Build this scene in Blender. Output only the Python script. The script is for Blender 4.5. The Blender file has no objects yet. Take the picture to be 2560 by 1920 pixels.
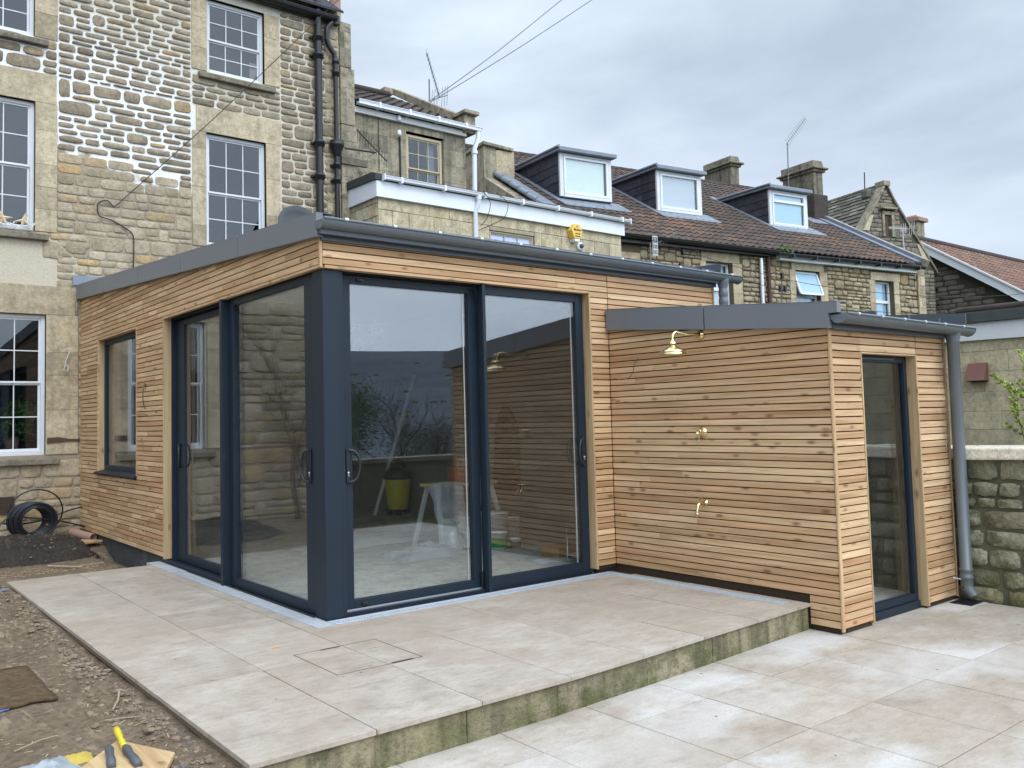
import bpy, math, random
from mathutils import Vector, Matrix, noise as mnoise
R = math.radians
random.seed(7)
sc = bpy.context.scene
COL = sc.collection

# ------------------------------------------------------------------ camera, world, sun, exposure
cam_d = bpy.data.cameras.new('camera'); cam = bpy.data.objects.new('camera', cam_d); COL.objects.link(cam)
yaw, pit, rol = 0.6438, 0.0603, -0.0232
fw = Vector((math.sin(yaw)*math.cos(pit), math.cos(yaw)*math.cos(pit), math.sin(pit)))
rt0 = Vector((math.cos(yaw), -math.sin(yaw), 0)); up0 = rt0.cross(fw)
rt = rt0*math.cos(rol)+up0*math.sin(rol); up = -rt0*math.sin(rol)+up0*math.cos(rol)
m = Matrix((rt, up, -fw)).transposed().to_4x4(); m.translation = Vector((-2.887, -5.4313, 1.3717))
cam.matrix_world = m
cam_d.sensor_width = 36.0; cam_d.lens = 36.0*2150.03/2560
cam_d.shift_x = 135.8/2560; cam_d.shift_y = -38.67/2560
cam_d.clip_start = 0.05; cam_d.clip_end = 6000
sc.camera = cam

w = bpy.data.worlds.new("World"); sc.world = w; w.use_nodes = True
nt = w.node_tree; nt.nodes.clear()
def N(t, **k):
    n = nt.nodes.new(t)
    for a, b in k.items(): setattr(n, a, b)
    return n
L = lambda a, b: nt.links.new(a, b)
sky = N('ShaderNodeTexSky'); sky.sky_type = 'NISHITA'; sky.sun_disc = False
sky.sun_elevation = R(48); sky.sun_rotation = R(194)
tc = N('ShaderNodeTexCoord')
mp = N('ShaderNodeMapping'); mp.inputs['Scale'].default_value = (1.0, 1.0, 2.6); mp.inputs['Rotation'].default_value = (0.1, 0.25, 0.6)
L(tc.outputs['Generated'], mp.inputs['Vector'])
n1 = N('ShaderNodeTexNoise'); n1.inputs['Scale'].default_value = 1.9; n1.inputs['Detail'].default_value = 7; n1.inputs['Roughness'].default_value = 0.5; n1.inputs['Distortion'].default_value = 0.35
L(mp.outputs[0], n1.inputs['Vector'])
cr = N('ShaderNodeValToRGB')
cr.color_ramp.elements[0].position = 0.33; cr.color_ramp.elements[0].color = (0.51, 0.595, 0.720, 1)
cr.color_ramp.elements[1].position = 0.68; cr.color_ramp.elements[1].color = (0.93, 1.045, 1.17, 1)
e = cr.color_ramp.elements.new(0.5); e.color = (0.71, 0.815, 0.955, 1)
L(n1.outputs['Fac'], cr.inputs['Fac'])
sx = N('ShaderNodeSeparateXYZ'); L(tc.outputs['Generated'], sx.inputs[0])
mr = N('ShaderNodeMapRange'); mr.inputs['From Min'].default_value = 0.45; mr.inputs['From Max'].default_value = 1.0
mr.inputs['To Min'].default_value = 1.0; mr.inputs['To Max'].default_value = 2.3
L(sx.outputs['Z'], mr.inputs['Value'])
vm = N('ShaderNodeVectorMath', operation='SCALE'); L(cr.outputs[0], vm.inputs[0]); L(mr.outputs[0], vm.inputs['Scale'])
dt = N('ShaderNodeVectorMath', operation='DOT_PRODUCT'); L(tc.outputs['Generated'], dt.inputs[0]); dt.inputs[1].default_value = (0.25, -0.97, 0.1)
mr2 = N('ShaderNodeMapRange'); mr2.interpolation_type = 'SMOOTHSTEP'; mr2.inputs['From Min'].default_value = -0.1; mr2.inputs['From Max'].default_value = 1.0; mr2.inputs['To Min'].default_value = 1.0; mr2.inputs['To Max'].default_value = 2.6
L(dt.outputs['Value'], mr2.inputs['Value'])
vm2 = N('ShaderNodeVectorMath', operation='SCALE'); L(vm.outputs[0], vm2.inputs[0]); L(mr2.outputs[0], vm2.inputs['Scale'])
bg1 = N('ShaderNodeBackground'); bg1.inputs['Strength'].default_value = 0.10; L(sky.outputs[0], bg1.inputs['Color'])
bg2 = N('ShaderNodeBackground'); bg2.inputs['Strength'].default_value = 1.0; L(vm2.outputs[0], bg2.inputs['Color'])
mx = N('ShaderNodeMixShader'); mx.inputs[0].default_value = 0.93
L(bg1.outputs[0], mx.inputs[1]); L(bg2.outputs[0], mx.inputs[2])
wo = N('ShaderNodeOutputWorld'); L(mx.outputs[0], wo.inputs['Surface'])

sd = bpy.data.lights.new('sun', 'SUN'); sd.energy = 1.0; sd.angle = R(28); sd.color = (1.0, 0.96, 0.90)
so = bpy.data.objects.new('sun', sd); COL.objects.link(so)
so.rotation_euler = (R(42), 0, R(-14))
sc.view_settings.view_transform = 'Standard'; sc.view_settings.look = 'None'
sc.view_settings.exposure = 0.10; sc.view_settings.gamma = 1.0
sc.cycles.max_bounces = 10; sc.cycles.transparent_max_bounces = 16; sc.cycles.diffuse_bounces = 3
sc.cycles.use_denoising = True

# ------------------------------------------------------------------ material helpers
class MT:
    def __init__(s, name):
        s.m = bpy.data.materials.new(name); s.m.use_nodes = True; s.t = s.m.node_tree
        s.b = s.t.nodes['Principled BSDF']; s.o = s.t.nodes['Material Output']
    def n(s, t, ins=None, **k):
        x = s.t.nodes.new(t)
        for a, b in k.items(): setattr(x, a, b)
        for a, b in (ins or {}).items():
            if hasattr(b, 'is_output') or isinstance(b, bpy.types.NodeSocket): s.t.links.new(b, x.inputs[a])
            else: x.inputs[a].default_value = b
        return x
    def l(s, a, b): s.t.links.new(a, b)
    def obj(s): return s.n('ShaderNodeTexCoord').outputs['Object']
    def pos(s): return s.n('ShaderNodeNewGeometry').outputs['Position']
    def tint(s):
        a = s.n('ShaderNodeAttribute', attribute_name='tint'); p = s.n('ShaderNodeSeparateColor', {0: a.outputs['Color']})
        return p.outputs
    def noise(s, vec, scale, detail=4, rough=.55, mapscale=None, dist=0.0, off=None):
        if off is not None:
            vm = s.n('ShaderNodeVectorMath', operation='MULTIPLY_ADD'); s.l(off, vm.inputs[0]); vm.inputs[1].default_value = (37., 53., 29.); s.l(vec, vm.inputs[2]); vec = vm.outputs[0]
        if mapscale: vec = s.n('ShaderNodeMapping', {'Vector': vec, 'Scale': mapscale}).outputs[0]
        return s.n('ShaderNodeTexNoise', {'Vector': vec, 'Scale': scale, 'Detail': detail, 'Roughness': rough, 'Distortion': dist}).outputs['Fac']
    def ramp(s, fac, stops):
        r = s.n('ShaderNodeValToRGB', {'Fac': fac}); e = r.color_ramp.elements
        while len(e) > 1: e.remove(e[-1])
        e[0].position = stops[0][0]; e[0].color = col(stops[0][1])
        for p, c in stops[1:]: x = e.new(p); x.color = col(c)
        return r.outputs[0]
    def mix(s, f, a, b, mode='MIX'):
        x = s.n('ShaderNodeMix', data_type='RGBA', blend_type=mode)
        for i, v in ((0, f), (6, a), (7, b)):
            if isinstance(v, bpy.types.NodeSocket): s.l(v, x.inputs[i])
            else: x.inputs[i].default_value = v if i == 0 else col(v)
        return x.outputs[2]
    def math(s, op, a, b=0.0, clamp=False):
        x = s.n('ShaderNodeMath', operation=op, use_clamp=clamp)
        for i, v in ((0, a), (1, b)):
            if isinstance(v, bpy.types.NodeSocket): s.l(v, x.inputs[i])
            else: x.inputs[i].default_value = v
        return x.outputs[0]
    def bump(s, h, strength=.3, dist=.01, prev=None):
        x = s.n('ShaderNodeBump', {'Height': h, 'Strength': strength, 'Distance': dist})
        if prev: s.l(prev, x.inputs['Normal'])
        return x.outputs[0]
    def fin(s, color=None, rough=.7, metal=0.0, normal=None, spec=None):
        for k, v in (('Base Color', color), ('Roughness', rough), ('Metallic', metal)):
            if v is None: continue
            if isinstance(v, bpy.types.NodeSocket): s.l(v, s.b.inputs[k])
            else: s.b.inputs[k].default_value = col(v) if k == 'Base Color' else v
        if normal: s.l(normal, s.b.inputs['Normal'])
        if spec is not None: s.b.inputs['Specular IOR Level'].default_value = spec
        return s.m
def col(c):
    if isinstance(c, (int, float)): c = (c, c, c)
    return (c[0], c[1], c[2], 1.0)

def plain(name, c, rough=.6, metal=0.0, var=.12, bump=0.0, scale=6, spec=None):
    t = MT(name); o = t.obj(); f = t.noise(o, scale, 5, .6)
    cc = t.mix(f, [x*(1-var) for x in c], [min(1, x*(1+var)) for x in c])
    rr = t.math('ADD', t.math('MULTIPLY', f, .18), rough-.09)
    nb = t.bump(t.noise(o, scale*8, 4), bump, .004) if bump else None
    return t.fin(cc, rr, metal, nb, spec)

def wood(name, axis, pale, dark, red, stain=False, grey=0.0):
    t = MT(name); o = t.obj(); ti = t.tint(); off = t.n('ShaderNodeCombineXYZ', {'X': ti[2], 'Y': ti[1], 'Z': ti[2]}).outputs[0]
    s1 = [28., 28., 28.]; s1[axis] = 1.3
    s2 = [9., 9., 9.]; s2[axis] = .9
    g = t.noise(o, 1.0, 6, .65, s1, .6, off); g2 = t.noise(o, 1.0, 3, .5, s2, .3, off)
    c = t.mix(t.math('MULTIPLY_ADD' if False else 'MULTIPLY', ti[0], 1.0), dark, pale)
    c = t.mix(t.math('MULTIPLY', ti[1], .75), c, red)
    gr = t.ramp(g, [(.30, (.70, .61, .52)), (.5, (.96, .95, .93)), (.72, (1.18, 1.16, 1.12))])
    c = t.mix(1.0, c, gr, 'MULTIPLY')
    c = t.mix(.7, c, t.ramp(g2, [(.3, (.80, .74, .68)), (.65, (1.12, 1.12, 1.1))]), 'MULTIPLY')
    # knots
    s3 = [15., 15., 15.]; s3[axis] = 6.0
    va = t.n('ShaderNodeVectorMath', operation='MULTIPLY_ADD'); t.l(off, va.inputs[0]); va.inputs[1].default_value = (31., 17., 23.); t.l(o, va.inputs[2])
    mpv = t.n('ShaderNodeMapping', {'Vector': va.outputs[0], 'Scale': s3}).outputs[0]
    vo = t.n('ShaderNodeTexVoronoi', {'Vector': mpv, 'Scale': 1.0, 'Randomness': 1.0})
    hit = t.math('GREATER_THAN', t.n('ShaderNodeSeparateColor', {0: vo.outputs['Color']}).outputs[0], .60)
    k = t.n('ShaderNodeMapRange', {'Value': t.math('ADD', vo.outputs['Distance'], t.math('MULTIPLY', t.math('SUBTRACT', g2, .5), .25)), 'From Min': .07, 'From Max': .30, 'To Min': 1., 'To Max': 0.}).outputs[0]
    k = t.math('MULTIPLY', k, hit)
    c = t.mix(t.math('MULTIPLY', k, .82), c, (.17, .075, .034))
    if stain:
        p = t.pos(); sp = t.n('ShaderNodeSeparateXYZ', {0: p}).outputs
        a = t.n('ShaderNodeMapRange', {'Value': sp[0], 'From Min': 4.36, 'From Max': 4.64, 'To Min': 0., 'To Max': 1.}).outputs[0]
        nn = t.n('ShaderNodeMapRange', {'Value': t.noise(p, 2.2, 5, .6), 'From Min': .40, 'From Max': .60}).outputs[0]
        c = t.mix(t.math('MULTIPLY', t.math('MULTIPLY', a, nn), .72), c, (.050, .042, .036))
    rr = t.math('ADD', t.math('MULTIPLY', g, .25), .48)
    return t.fin(c, rr, 0, t.bump(g, .25, .002), .35)

def stone(name, ca, cb, cc, lichen=(.055, .052, .045), lich=.5, moss=None, bumpd=.02, fine=26, mossz=None, drip=0.0):
    """ca..cb by tint.r, cc mixed in by tint.g ; blotches of lichen"""
    t = MT(name); p = t.pos(); ti = t.tint(); off = t.n('ShaderNodeCombineXYZ', {'X': ti[2], 'Y': ti[2], 'Z': ti[2]}).outputs[0]
    c = t.mix(ti[0], ca, cb); c = t.mix(ti[1], c, cc)
    f1 = t.noise(p, 5.5, 6, .65, off=off); f2 = t.noise(p, fine, 5, .7); f3 = t.noise(p, 1.1, 5, .6)
    c = t.mix(1.0, c, t.ramp(f1, [(.3, .74), (.5, .98), (.75, 1.2)]), 'MULTIPLY')
    c = t.mix(.8, c, t.ramp(f2, [(.3, .60), (.5, 1.0), (.72, 1.25)]), 'MULTIPLY')
    lf = t.math('MULTIPLY', t.ramp(t.noise(p, 9, 6, .7), [(.48, 0.), (.60, 1.)]), t.ramp(f3, [(.38, 0.), (.62, 1.)]))
    c = t.mix(t.math('MULTIPLY', lf, lich), c, lichen)
    if drip:
        dr = t.noise(p, 1.0, 5, .6, (7., 7., .55)); c = t.mix(t.math('MULTIPLY', t.ramp(dr, [(.5, 0.), (.66, 1.)]), drip), c, lichen)
    if moss:
        mf = t.math('MULTIPLY', t.ramp(t.noise(p, 4.5, 6, .68), [(.42, 0.), (.60, 1.)]), .8)
        if mossz:
            sp = t.n('ShaderNodeSeparateXYZ', {0: p}).outputs
            mz = t.n('ShaderNodeMapRange', {'Value': sp[2], 'From Min': mossz[0], 'From Max': mossz[1], 'To Min': 1., 'To Max': .30}).outputs[0]
            mf = t.math('MULTIPLY', mf, mz)
        c = t.mix(mf, c, moss)
    h = t.math('ADD', t.math('MULTIPLY', f1, .9), t.math('MULTIPLY', f2, .45))
    return t.fin(c, .88, 0, t.bump(h, 1.0, bumpd*1.5), .25)

def mk_glass(name, base=.10, ior=1.6, tintc=(.86, .90, .89)):
    t = MT(name); fr = t.n('ShaderNodeLayerWeight', {'Blend': .5}).outputs['Facing']
    fac = t.math('ADD', t.math('MULTIPLY', t.math('POWER', fr, 5.0), 1-base), base, True)      # Schlick, same from both sides
    gl = t.n('ShaderNodeBsdfGlossy', {'Color': col((.92, .96, 1.0)), 'Roughness': 0.0})
    wv = t.noise(t.pos(), .9, 2, .4); gb = t.bump(wv, .016, .02)
    t.l(gb, gl.inputs['Normal'])
    tr = t.n('ShaderNodeBsdfTransparent', {'Color': col(tintc)})
    mx = t.n('ShaderNodeMixShader', {0: fac, 1: tr.outputs[0], 2: gl.outputs[0]})
    t.l(mx.outputs[0], t.o.inputs['Surface']); return t.m

PALE, DARK, RED = (.72, .520, .318), (.47, .300, .160), (.50, .285, .150)
M = {}
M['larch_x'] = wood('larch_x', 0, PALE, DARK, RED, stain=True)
M['larch_y'] = wood('larch_y', 1, PALE, DARK, RED)
M['larch_z'] = wood('larch_z', 2, (.64, .455, .27), (.52, .345, .19), (.50, .31, .165))
M['oak_z'] = wood('oak_z', 2, (.54, .40, .235), (.44, .315, .18), (.44, .29, .16))
M['ply'] = wood('ply', 1, (.62, .46, .26), (.50, .36, .19), (.5, .33, .17))
M['navy'] = plain('navy', (.0115, .0215, .034), .48, 0, .16, .03, 3, .32)
M['dry_stick'] = plain('dry_stick', (.34, .26, .17), .85, 0, .35, .2, 30)
M['black_rubber'] = plain('black_rubber', (.010, .011, .013), .55, 0, .1)
M['void'] = plain('void', (.012, .012, .014), .9)
M['batten'] = plain('batten', (.045, .028, .016), .9)
M['zinc'] = plain('zinc', (.165, .176, .193), .46, 0, .07, .05, 1.6)
M['zinc_dark'] = plain('zinc_dark', (.075, .088, .108), .45, 0, .10, .05, 2.5)
M['zinc_gutter'] = plain('zinc_gutter', (.145, .165, .18), .42, .2, .12, .05, 5)
M['clip'] = plain('clip', (.62, .66, .70), .3, .6, .05)
M['lead'] = plain('lead', (.20, .225, .265), .5, .2, .35, .2, 5)
M['galv'] = plain('galv', (.58, .63, .68), .35, .25, .2, .1, 14)
M['brass'] = plain('brass', (.80, .66, .36), .14, 1.0, .06, 0, 9)
M['white_pvc'] = plain('white_pvc', (.74, .77, .82), .35, 0, .04, 0, 2)
M['white_paint'] = plain('white_paint', (.66, .68, .70), .45, 0, .10, .05, 8)
M['cream_paint'] = plain('cream_paint', (.48, .41, .26), .5, 0, .08, .05, 8)
M['black_iron'] = plain('black_iron', (.013, .014, .016), .42, 0, .25, .1, 12)
M['black_plastic'] = plain('black_plastic', (.016, .018, .024), .35, 0, .2)
M['grey_plastic'] = plain('grey_plastic', (.075, .082, .092), .45, 0, .1)
M['silver'] = plain('silver', (.62, .64, .67), .35, .8, .08)
M['aerial'] = plain('aerial', (.16, .165, .175), .5, .4, .15)
M['white_metal'] = plain('white_metal', (.62, .62, .60), .5, .1, .15)
M['slate'] = stone('slate', (.034, .034, .044), (.060, .058, .072), (.05, .05, .06), lich=.15, bumpd=.006)
M['ashlar'] = stone('ashlar', (.43, .355, .235), (.58, .49, .335), (.33, .275, .185), lich=.5, lichen=(.21, .18, .125), bumpd=.008, drip=.28)
M['ashlar_smooth'] = stone('ashlar_smooth', (.50, .425, .275), (.56, .48, .32), (.44, .375, .25), lich=.35, lichen=(.22, .19, .13), bumpd=.004, drip=.3)
M['ashlar_dirty'] = stone('ashlar_dirty', (.30, .262, .185), (.42, .37, .265), (.165, .148, .115), lich=.75, lichen=(.085, .076, .06), bumpd=.010, drip=.55)
M['ashlar_cream'] = stone('ashlar_cream', (.50, .415, .26), (.64, .56, .39), (.36, .31, .22), lich=.5, lichen=(.22, .19, .13), bumpd=.006, drip=.40)
M['rubble'] = stone('rubble', (.24, .196, .138), (.375, .312, .228), (.40, .28, .14), lich=.45, lichen=(.12, .10, .075), bumpd=.016)
M['rubble_low'] = stone('rubble_low', (.30, .25, .175), (.47, .395, .28), (.46, .32, .16), lich=.4, lichen=(.16, .135, .10), bumpd=.014)
M['rubble_row'] = stone('rubble_row', (.26, .215, .14), (.46, .39, .26), (.38, .28, .15), lich=.5, lichen=(.11, .095, .07), bumpd=.014)
M['rubble_dark'] = stone('rubble_dark', (.155, .14, .112), (.26, .235, .185), (.29, .25, .17), lich=.6, lichen=(.07, .066, .058), bumpd=.014)
M['mossy'] = stone('mossy', (.20, .185, .125), (.40, .37, .27), (.34, .27, .17), lich=.55, lichen=(.10, .095, .07), moss=(.095, .115, .035), bumpd=.035, mossz=(-.1, 1.1), fine=20)
M['coping'] = stone('coping', (.66, .60, .47), (.80, .74, .60), (.5, .45, .33), lich=.35, lichen=(.36, .31, .22), bumpd=.02)
M['riser'] = stone('riser', (.27, .235, .14), (.42, .365, .235), (.20, .175, .12), lich=.85, lichen=(.085, .078, .052), moss=(.105, .115, .030), bumpd=.03, drip=.75, fine=34, mossz=(-.20, -.04))
M['cement'] = stone('cement', (.23, .22, .20), (.27, .26, .24), (.2, .2, .19), lich=.4, bumpd=.01)
M['block_dark'] = stone('block_dark', (.075, .078, .08), (.105, .107, .108), (.07, .07, .07), lich=.3, bumpd=.01)
M['tile'] = stone('tile', (.058, .049, .043), (.108, .082, .063), (.190, .105, .070), lich=.5, lichen=(.05, .047, .044), bumpd=.006, fine=30)
M['tile_old'] = stone('tile_old', (.040, .035, .033), (.085, .062, .052), (.13, .075, .05), lich=.7, lichen=(.075, .072, .062), bumpd=.008, fine=30)
M['tile_red'] = stone('tile_red', (.17, .095, .068), (.28, .150, .100), (.12, .08, .06), lich=.6, lichen=(.10, .07, .055), bumpd=.006, fine=24)
M['chimney_stone'] = stone('chimney_stone', (.175, .155, .115), (.27, .24, .175), (.12, .11, .09), lich=.9, lichen=(.07, .064, .05), bumpd=.012, drip=.8)
M['stone_slate'] = stone('stone_slate', (.115, .108, .088), (.21, .198, .16), (.29, .265, .21), lich=.4, lichen=(.075, .072, .062), bumpd=.015)
M['terracotta'] = plain('terracotta', (.31, .185, .14), .75, 0, .3, .2, 9)
M['glass_door'] = mk_glass("glass_door", .108, 1.5, (.95, .965, .96))
M['glass_house'] = mk_glass('glass_house', .05, 1.45, (.7, .72, .74))
M['glass_clear'] = mk_glass('glass_clear', .045, 1.5, (.95, .97, .97))
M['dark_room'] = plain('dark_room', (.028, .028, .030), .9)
M['plaster'] = plain('plaster', (.22, .20, .175), .9, 0, .15)
M['ceil'] = plain('ceil', (.25, .24, .22), .9, 0, .1)
M['concrete'] = stone('concrete', (.44, .44, .39), (.50, .495, .44), (.42, .42, .38), lich=.25, lichen=(.2, .19, .16), bumpd=.004)
M['frost'] = plain('frost', (.62, .70, .67), .25, 0, .05)
M['blind'] = plain('blind', (.34, .52, .66), .35, 0, .06, 0, 1)
M['lilac'] = plain('lilac', (.62, .62, .95), .35, 0, .06, 0, 1)
M['curtain'] = plain('curtain', (.50, .54, .60), .8, 0, .1, 0, 12)
M['green_leaf'] = plain('green_leaf', (.085, .16, .035), .5, 0, .45, 0, 3)
M['dull_leaf'] = plain('dull_leaf', (.075, .075, .045), .7, 0, .4, 0, 2)
M['lime_leaf'] = plain('lime_leaf', (.31, .38, .075), .45, 0, .45, 0, 4)
M['twig'] = plain('twig', (.12, .09, .065), .8, 0, .3, 0, 20)
M['felt'] = plain('felt', (.045, .052, .05), .85, 0, .35, .3, 8)
M['yellow'] = plain('yellow', (.62, .50, .03), .4, 0, .08)
M['alarm_y'] = plain('alarm_y', (.80, .52, .09), .4, 0, .05)
M['ink'] = plain('ink', (.05, .03, .02), .7)
M['cardboard'] = plain('cardboard', (.32, .19, .09), .8, 0, .12)
M['rust'] = plain('rust', (.085, .045, .032), .8, 0, .4, .2, 30)
M['rag'] = plain('rag', (.22, .50, .33), .8, 0, .2)
M['orange_tape'] = plain('orange_tape', (.30, .10, .05), .6, 0, .2)
M['plastic_film'] = plain('plastic_film', (.33, .36, .38), .25, 0, .12, 0, 5)
t = MT('clear_film'); f_ = t.noise(t.obj(), 6, 5, .6)
d_ = t.n('ShaderNodeBsdfPrincipled', {'Base Color': col((.55, .60, .64)), 'Roughness': .22}); r_ = t.n('ShaderNodeBsdfTransparent', {'Color': col((.9, .93, .95))})
x_ = t.n('ShaderNodeMixShader', {0: t.math('ADD', t.math('MULTIPLY', f_, .5), .18), 1: r_.outputs[0], 2: d_.outputs[0]}); t.l(x_.outputs[0], t.o.inputs['Surface']); M['clear_film'] = t.m
M['blue'] = plain('blue', (.03, .07, .42), .4)
M['foam'] = plain('foam', (.45, .33, .06), .9, 0, .25, .5, 9)
M['cloth_red'] = plain('cloth_red', (.055, .032, .032), .9, 0, .3)
M['green_paint'] = plain('green_paint', (.03, .26, .06), .4)

def mk_mortar():
    t = MT('mortar'); p = t.pos(); sp = t.n('ShaderNodeSeparateXYZ', {0: p}).outputs
    # fresh white lime pointing above a ragged line, old grey pointing below
    nz = t.noise(p, 1.7, 5, .6)
    left = t.math('ADD', t.math('MULTIPLY', sp[0], -.27), 5.08)      # the boundary drops from left to the window, whose right side is pointed all the way down
    right = t.math('MULTIPLY', t.math('GREATER_THAN', sp[0], 1.9), 2.5)
    bound = t.math('SUBTRACT', left, right)
    d = t.math('SUBTRACT', sp[2], t.math('ADD', bound, t.math('MULTIPLY', t.math('SUBTRACT', nz, .5), 1.2)))
    mask = t.n('ShaderNodeMapRange', {'Value': d, 'From Min': -.04, 'From Max': .05}).outputs[0]
    fresh = t.n('ShaderNodeMapRange', {'Value': t.noise(p, .55, 3, .5), 'From Min': .42, 'From Max': .60}).outputs[0]
    band = t.n('ShaderNodeMapRange', {'Value': d, 'From Min': 1.4, 'From Max': 2.6, 'To Min': 1., 'To Max': 0.}).outputs[0]
    xr = t.n('ShaderNodeMapRange', {'Value': sp[0], 'From Min': 1.3, 'From Max': 1.7, 'To Min': 1., 'To Max': .5}).outputs[0]
    fresh = t.math('MULTIPLY', t.math('MAXIMUM', t.math('MULTIPLY', fresh, .5), band), xr)
    white = t.mix(fresh, (.60, .555, .44), (.86, .86, .84))
    low = t.mix(t.noise(p, 3, 4), (.28, .235, .175), (.40, .34, .25))
    px_ = t.math('MULTIPLY', t.math('LESS_THAN', t.math('ADD', sp[0], t.math('MULTIPLY', nz, .5)), .25), t.math('LESS_THAN', t.math('ABSOLUTE', t.math('SUBTRACT', sp[2], 3.5)), .42))
    low = t.mix(t.math('MULTIPLY', px_, .85), low, (.56, .50, .385))     # patch of newer lime render
    c = t.mix(mask, low, white)
    f2 = t.noise(p, 40, 4, .7); c = t.mix(.5, c, t.ramp(f2, [(.3, .75), (.7, 1.15)]), 'MULTIPLY')
    return t.fin(c, .92, 0, t.bump(t.math('ADD', f2, t.noise(p, 9, 4)), .7, .012), .2)
M['mortar'] = mk_mortar()
M['mortar_row'] = plain('mortar_row', (.125, .098, .062), .95, 0, .35, .5, 9)
M['mortar_dark'] = plain('mortar_dark', (.070, .062, .046), .95, 0, .35, .5, 9)
M['mortar_moss'] = plain('mortar_moss', (.125, .12, .075), .95, 0, .45, .6, 7)

def mk_slab():
    t = MT('paving'); p = t.pos(); ti = t.tint(); off = t.n('ShaderNodeCombineXYZ', {'X': ti[2], 'Y': ti[1], 'Z': 0.}).outputs[0]
    st = t.noise(p, 1.0, 6, .68, (3.2, 8.5, 1.), .9, off)      # travertine-like veins
    f1 = t.noise(p, 3.2, 7, .68, off=off); f2 = t.noise(p, 75, 3, .7); f4 = t.noise(p, 11, 6, .7, (1., 2.0, 1.))
    c = t.mix(ti[0], (.380, .328, .268), (.445, .392, .328))
    c = t.mix(.75, c, t.ramp(st, [(.28, (.82, .79, .76)), (.48, (.99, .98, .97)), (.7, (1.10, 1.11, 1.13))]), 'MULTIPLY')
    c = t.mix(1.0, c, t.ramp(f1, [(.30, (.80, .77, .74)), (.50, (1.0, 1.0, 1.0)), (.70, (1.15, 1.17, 1.20))]), 'MULTIPLY')
    c = t.mix(.9, c, t.ramp(f4, [(.32, (.80, .78, .76)), (.5, (1.0, 1.0, 1.0)), (.68, (1.08, 1.09, 1.10))]), 'MULTIPLY')
    sp = t.n('ShaderNodeSeparateXYZ', {0: p}).outputs
    big = t.noise(p, .75, 6, .6)
    c = t.mix(t.math('MULTIPLY', t.ramp(big, [(.42, 0.), (.58, 1.)]), .45), c, (.33, .262, .195))
    lowm = t.math('LESS_THAN', sp[2], -.1)                      # cement bloom on the lower terrace
    bl = t.math('MULTIPLY', t.ramp(t.noise(t.n('ShaderNodeMapping', {'Vector': p, 'Location': (7.3, 2.1, 0)}).outputs[0], .85, 7, .62, (1., 1.6, 1.)), [(.46, 0.), (.60, 1.)]), lowm)
    bl = t.math('MULTIPLY', bl, t.math('ADD', t.math('MULTIPLY', ti[1], .40), .20))
    c = t.mix(bl, c, (.64, .635, .62))
    dots = t.n('ShaderNodeTexVoronoi', {'Vector': p, 'Scale': 9.0, 'Randomness': 1.0})
    rr_ = t.n('ShaderNodeSeparateColor', {0: dots.outputs['Color']}).outputs
    sz = t.math('MULTIPLY', rr_[0], .085)
    dm = t.math('MULTIPLY', t.math('LESS_THAN', dots.outputs['Distance'], sz), t.math('GREATER_THAN', rr_[1], .55))
    c = t.mix(t.math('MULTIPLY', dm, .8), c, (.09, .068, .05))
    sm = t.ramp(t.noise(p, 26, 6, .78, (1., 2.6, 1.)), [(.57, 0.), (.70, 1.)])
    c = t.mix(t.math('MULTIPLY', sm, .42), c, (.21, .17, .135))
    c = t.mix(.5, c, t.ramp(f2, [(.3, .8), (.7, 1.15)]), 'MULTIPLY')
    rg = t.math('ADD', t.math('MULTIPLY', f1, .3), .45)
    return t.fin(c, rg, 0, t.bump(t.math('ADD', st, t.math('MULTIPLY', f2, .3)), .18, .004), .35)
M['slab'] = mk_slab()
M['joint'] = plain('joint', (.16, .115, .075), .95, 0, .3, .3, 12)

def mk_soil(name, a, b, c3, straw=.5):
    t = MT(name); p = t.pos()
    f = t.noise(p, 2.2, 7, .68); g = t.noise(p, 24, 6, .72)
    c = t.mix(f, a, b)
    c = t.mix(1.0, c, t.ramp(g, [(.28, .45), (.5, .95), (.74, 1.35)]), 'MULTIPLY')
    s = t.noise(p, 1.0, 6, .6, (16., 3.0, 9.), 1.2)
    s2 = t.math('MULTIPLY', t.ramp(s, [(.52, 0.), (.60, 1.)]), t.ramp(t.noise(p, 1.15, 4, .55), [(.45, 0.), (.60, 1.)]))
    c = t.mix(t.math('MULTIPLY', s2, straw), c, c3)
    return t.fin(c, .95, 0, t.bump(t.math('ADD', g, t.math('MULTIPLY', f, .6)), .9, .035), .2)
M['soil'] = mk_soil('soil', (.130, .096, .064), (.27, .205, .138), (.46, .36, .23), .6)
M['soil_black'] = mk_soil('soil_black', (.030, .025, .021), (.062, .051, .042), (.20, .17, .13), .25)
M['grass'] = mk_soil('grass', (.045, .060, .022), (.095, .105, .045), (.14, .12, .06), .4)
t = MT('hill_hazed'); p = t.pos(); a_ = t.noise(p, .0045, 7, .62, (1., 1., 2.2)); b_ = t.noise(p, .03, 6, .7)
c = t.ramp(a_, [(.36, (.075, .095, .125)), (.48, (.095, .118, .150)), (.56, (.125, .150, .175)), (.63, (.090, .112, .142)), (.72, (.145, .168, .19))])  # distance haze painted into the woodland colour as pale blue-grey, no air volume
c = t.mix(.8, c, t.ramp(b_, [(.3, .65), (.7, 1.35)]), 'MULTIPLY'); M['hill_hazed'] = t.fin(c, .95)
M['pebble'] = stone('pebble', (.17, .125, .085), (.30, .225, .155), (.15, .14, .135), lich=.3, bumpd=.006, fine=50)

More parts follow.
